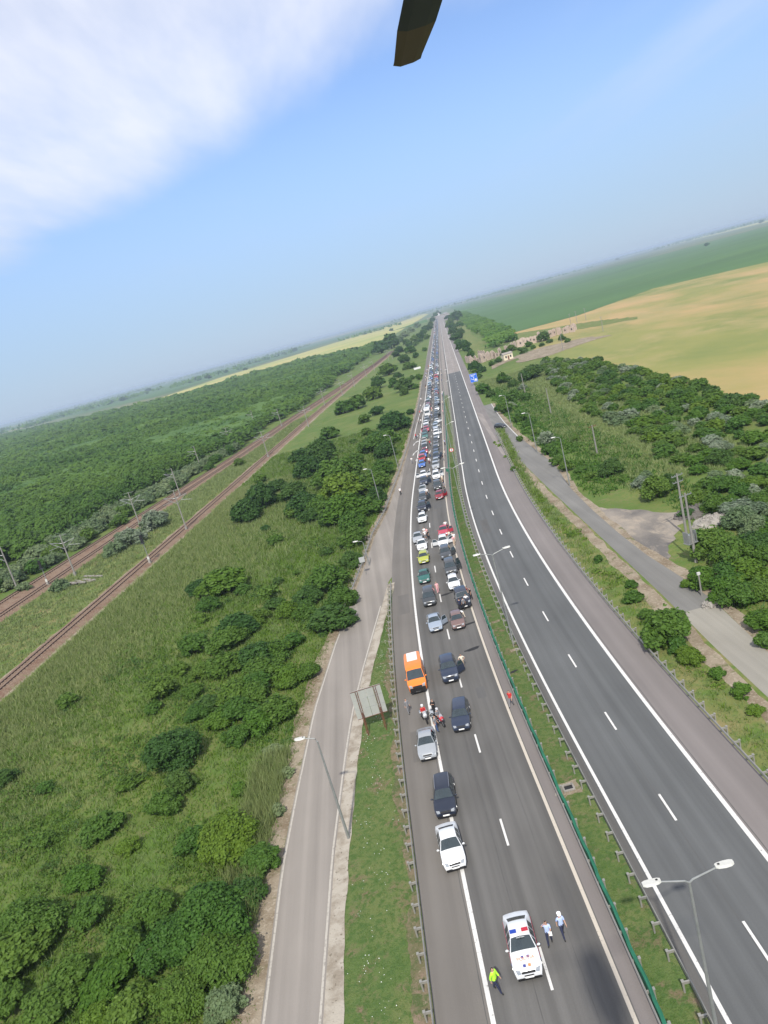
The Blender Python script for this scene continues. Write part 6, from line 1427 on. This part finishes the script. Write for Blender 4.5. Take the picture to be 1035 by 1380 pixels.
# ------------------------------------------------------------------ the helicopter the picture is taken from
def helicopter():
    hub = Vector((.85, -2.35, CAMH + 1.45)); t = thing('helicopter', 'helicopter with a dark rotor blade tip hanging into the top of the sky', 'helicopter', (0.3, -2.35, CAMH - 1.9))
    base = Vector((0.3, -2.35, CAMH - 1.9)); DARK = plain('blade_grey', (.012, .018, .034), .6, 0, .15, 2); TIP = plain('blade_tip_ochre', (.085, .050, .032), .6, 0, .1); HULL = plain('helicopter_hull', (.05, .10, .22), .35, 0, .1)
    d = FW * FPX + (548 - 517.5) * IX + (84 - 690) * IY; d = d / np.linalg.norm(d); tip = Vector(d * 4.9) + Vector((0, 0, CAMH))
    up = FW * FPX + (590 - 517.5) * IX + (-60 - 690) * IY; up = up / np.linalg.norm(up)
    a = tip; b = hub
    for k in range(4):
        Rm = Matrix.Rotation(k * PI / 2, 4, 'Z'); v = (a - b); v = Rm.to_3x3() @ v; tp_ = b + v; ax = v.normalized(); sd = ax.cross(Vector((0, 0, 1))).normalized(); nn = sd.cross(ax)
        mb = MB(); prof = [(-.10, 0), (-.05, .018), (.05, .012), (.105, 0), (.05, -.010), (-.05, -.014)]; rows = []
        for f in (.06, .93, .9301, .99, 1.0):
            w = 1 if f < .99 else .8; rows.append([b + v * f + sd * (x * w) + nn * z - base for x, z in prof])
        for i, (r0_, r1_) in enumerate(zip(rows, rows[1:])):
            for j in range(6): mb.quad(r0_[j], r0_[(j + 1) % 6], r1_[(j + 1) % 6], r1_[j], 1 if i >= 2 else 0)
        mb.poly(rows[-1], 1); mb.build('rotor_blade', [DARK, TIP], t)
    mb = MB(); c = b - base; mb.tube([c - Vector((0, 0, .7)), c + Vector((0, 0, .12))], [.16, .10], 12); mb.ball(c, (.30, .30, .10), 0, 14, 6); mb.build('rotor_hub', DARK, t)
    mb = MB(); x0 = .75
    sec = [(1.55, .55, .55), (1.2, .78, .85), (.2, .92, 1.1), (-1.6, .92, 1.15), (-3.0, .55, .8), (-4.0, .22, .35)]; rows = []
    for y, w, h in sec: rows.append([(x0 + w * math.cos(q * PI / 6), y, 1.55 + h * .95 * math.sin(q * PI / 6) - (.0 if y > -2 else -.2)) for q in range(12)])
    for r0_, r1_ in zip(rows, rows[1:]):
        for j in range(12): mb.quad(r0_[j], r0_[(j + 1) % 12], r1_[(j + 1) % 12], r1_[j])
    mb.poly(rows[0][::-1]); mb.poly(rows[-1]); mb.build('fuselage', HULL, t, smooth=True)
    mb = MB(); mb.tube([(x0, -3.8, 1.85), (x0, -7.6, 2.15)], [.24, .12], 10); mb.build('tail_boom', HULL, t); mb = MB(); mb.box((x0, -7.6, 2.4), (.06, .6, 1.3)); mb.box((x0, -7.2, 2.15), (1.6, .4, .05)); mb.build('tail_fin', HULL, t)
    for s in (-1, 1):
        mb = MB(); mb.tube([(x0 + s * 1.05, 1.5, .1), (x0 + s * 1.05, 1.2, -.05), (x0 + s * 1.05, -2.2, -.05)], .045, 6); mb.tube([(x0 + s * 1.05, .6, -.05), (x0 + s * .5, .6, .6)], .035, 5); mb.tube([(x0 + s * 1.05, -1.4, -.05), (x0 + s * .5, -1.4, .6)], .035, 5); mb.build('skid', DARK, t)
helicopter()
# ------------------------------------------------------------------ haze
def haze():
    mb = MB(); z0, z1 = -1.6, CAMH + 6; s = 26500
    mb.box((0, s / 2 - 400, (z0 + z1) / 2), (2 * s, s + 1200, z1 - z0)); o = stuff(mb.build('haze', bpy.data.materials.new('haze_air')))
    m = o.data.materials[0]; m.use_nodes = True; nt = m.node_tree; nt.nodes.clear(); out = nt.nodes.new('ShaderNodeOutputMaterial'); v = nt.nodes.new('ShaderNodeVolumePrincipled')
    v.inputs['Density'].default_value = HAZE_D; v.inputs['Color'].default_value = (.66, .79, .95, 1); v.inputs['Anisotropy'].default_value = 0.1; nt.links.new(v.outputs[0], out.inputs['Volume'])
    tag(o, 'thin bluish summer haze lying over the plain', 'haze')
HAZE_D = 1.5e-4
haze()
for o in SC.objects:
    if o.parent is None and 'label' in o and len(o['label'].split()) > 15: print('LONG', len(o['label'].split()), o.name, '|', o['label'])
print('trees', TREEN, 'belt', NB)
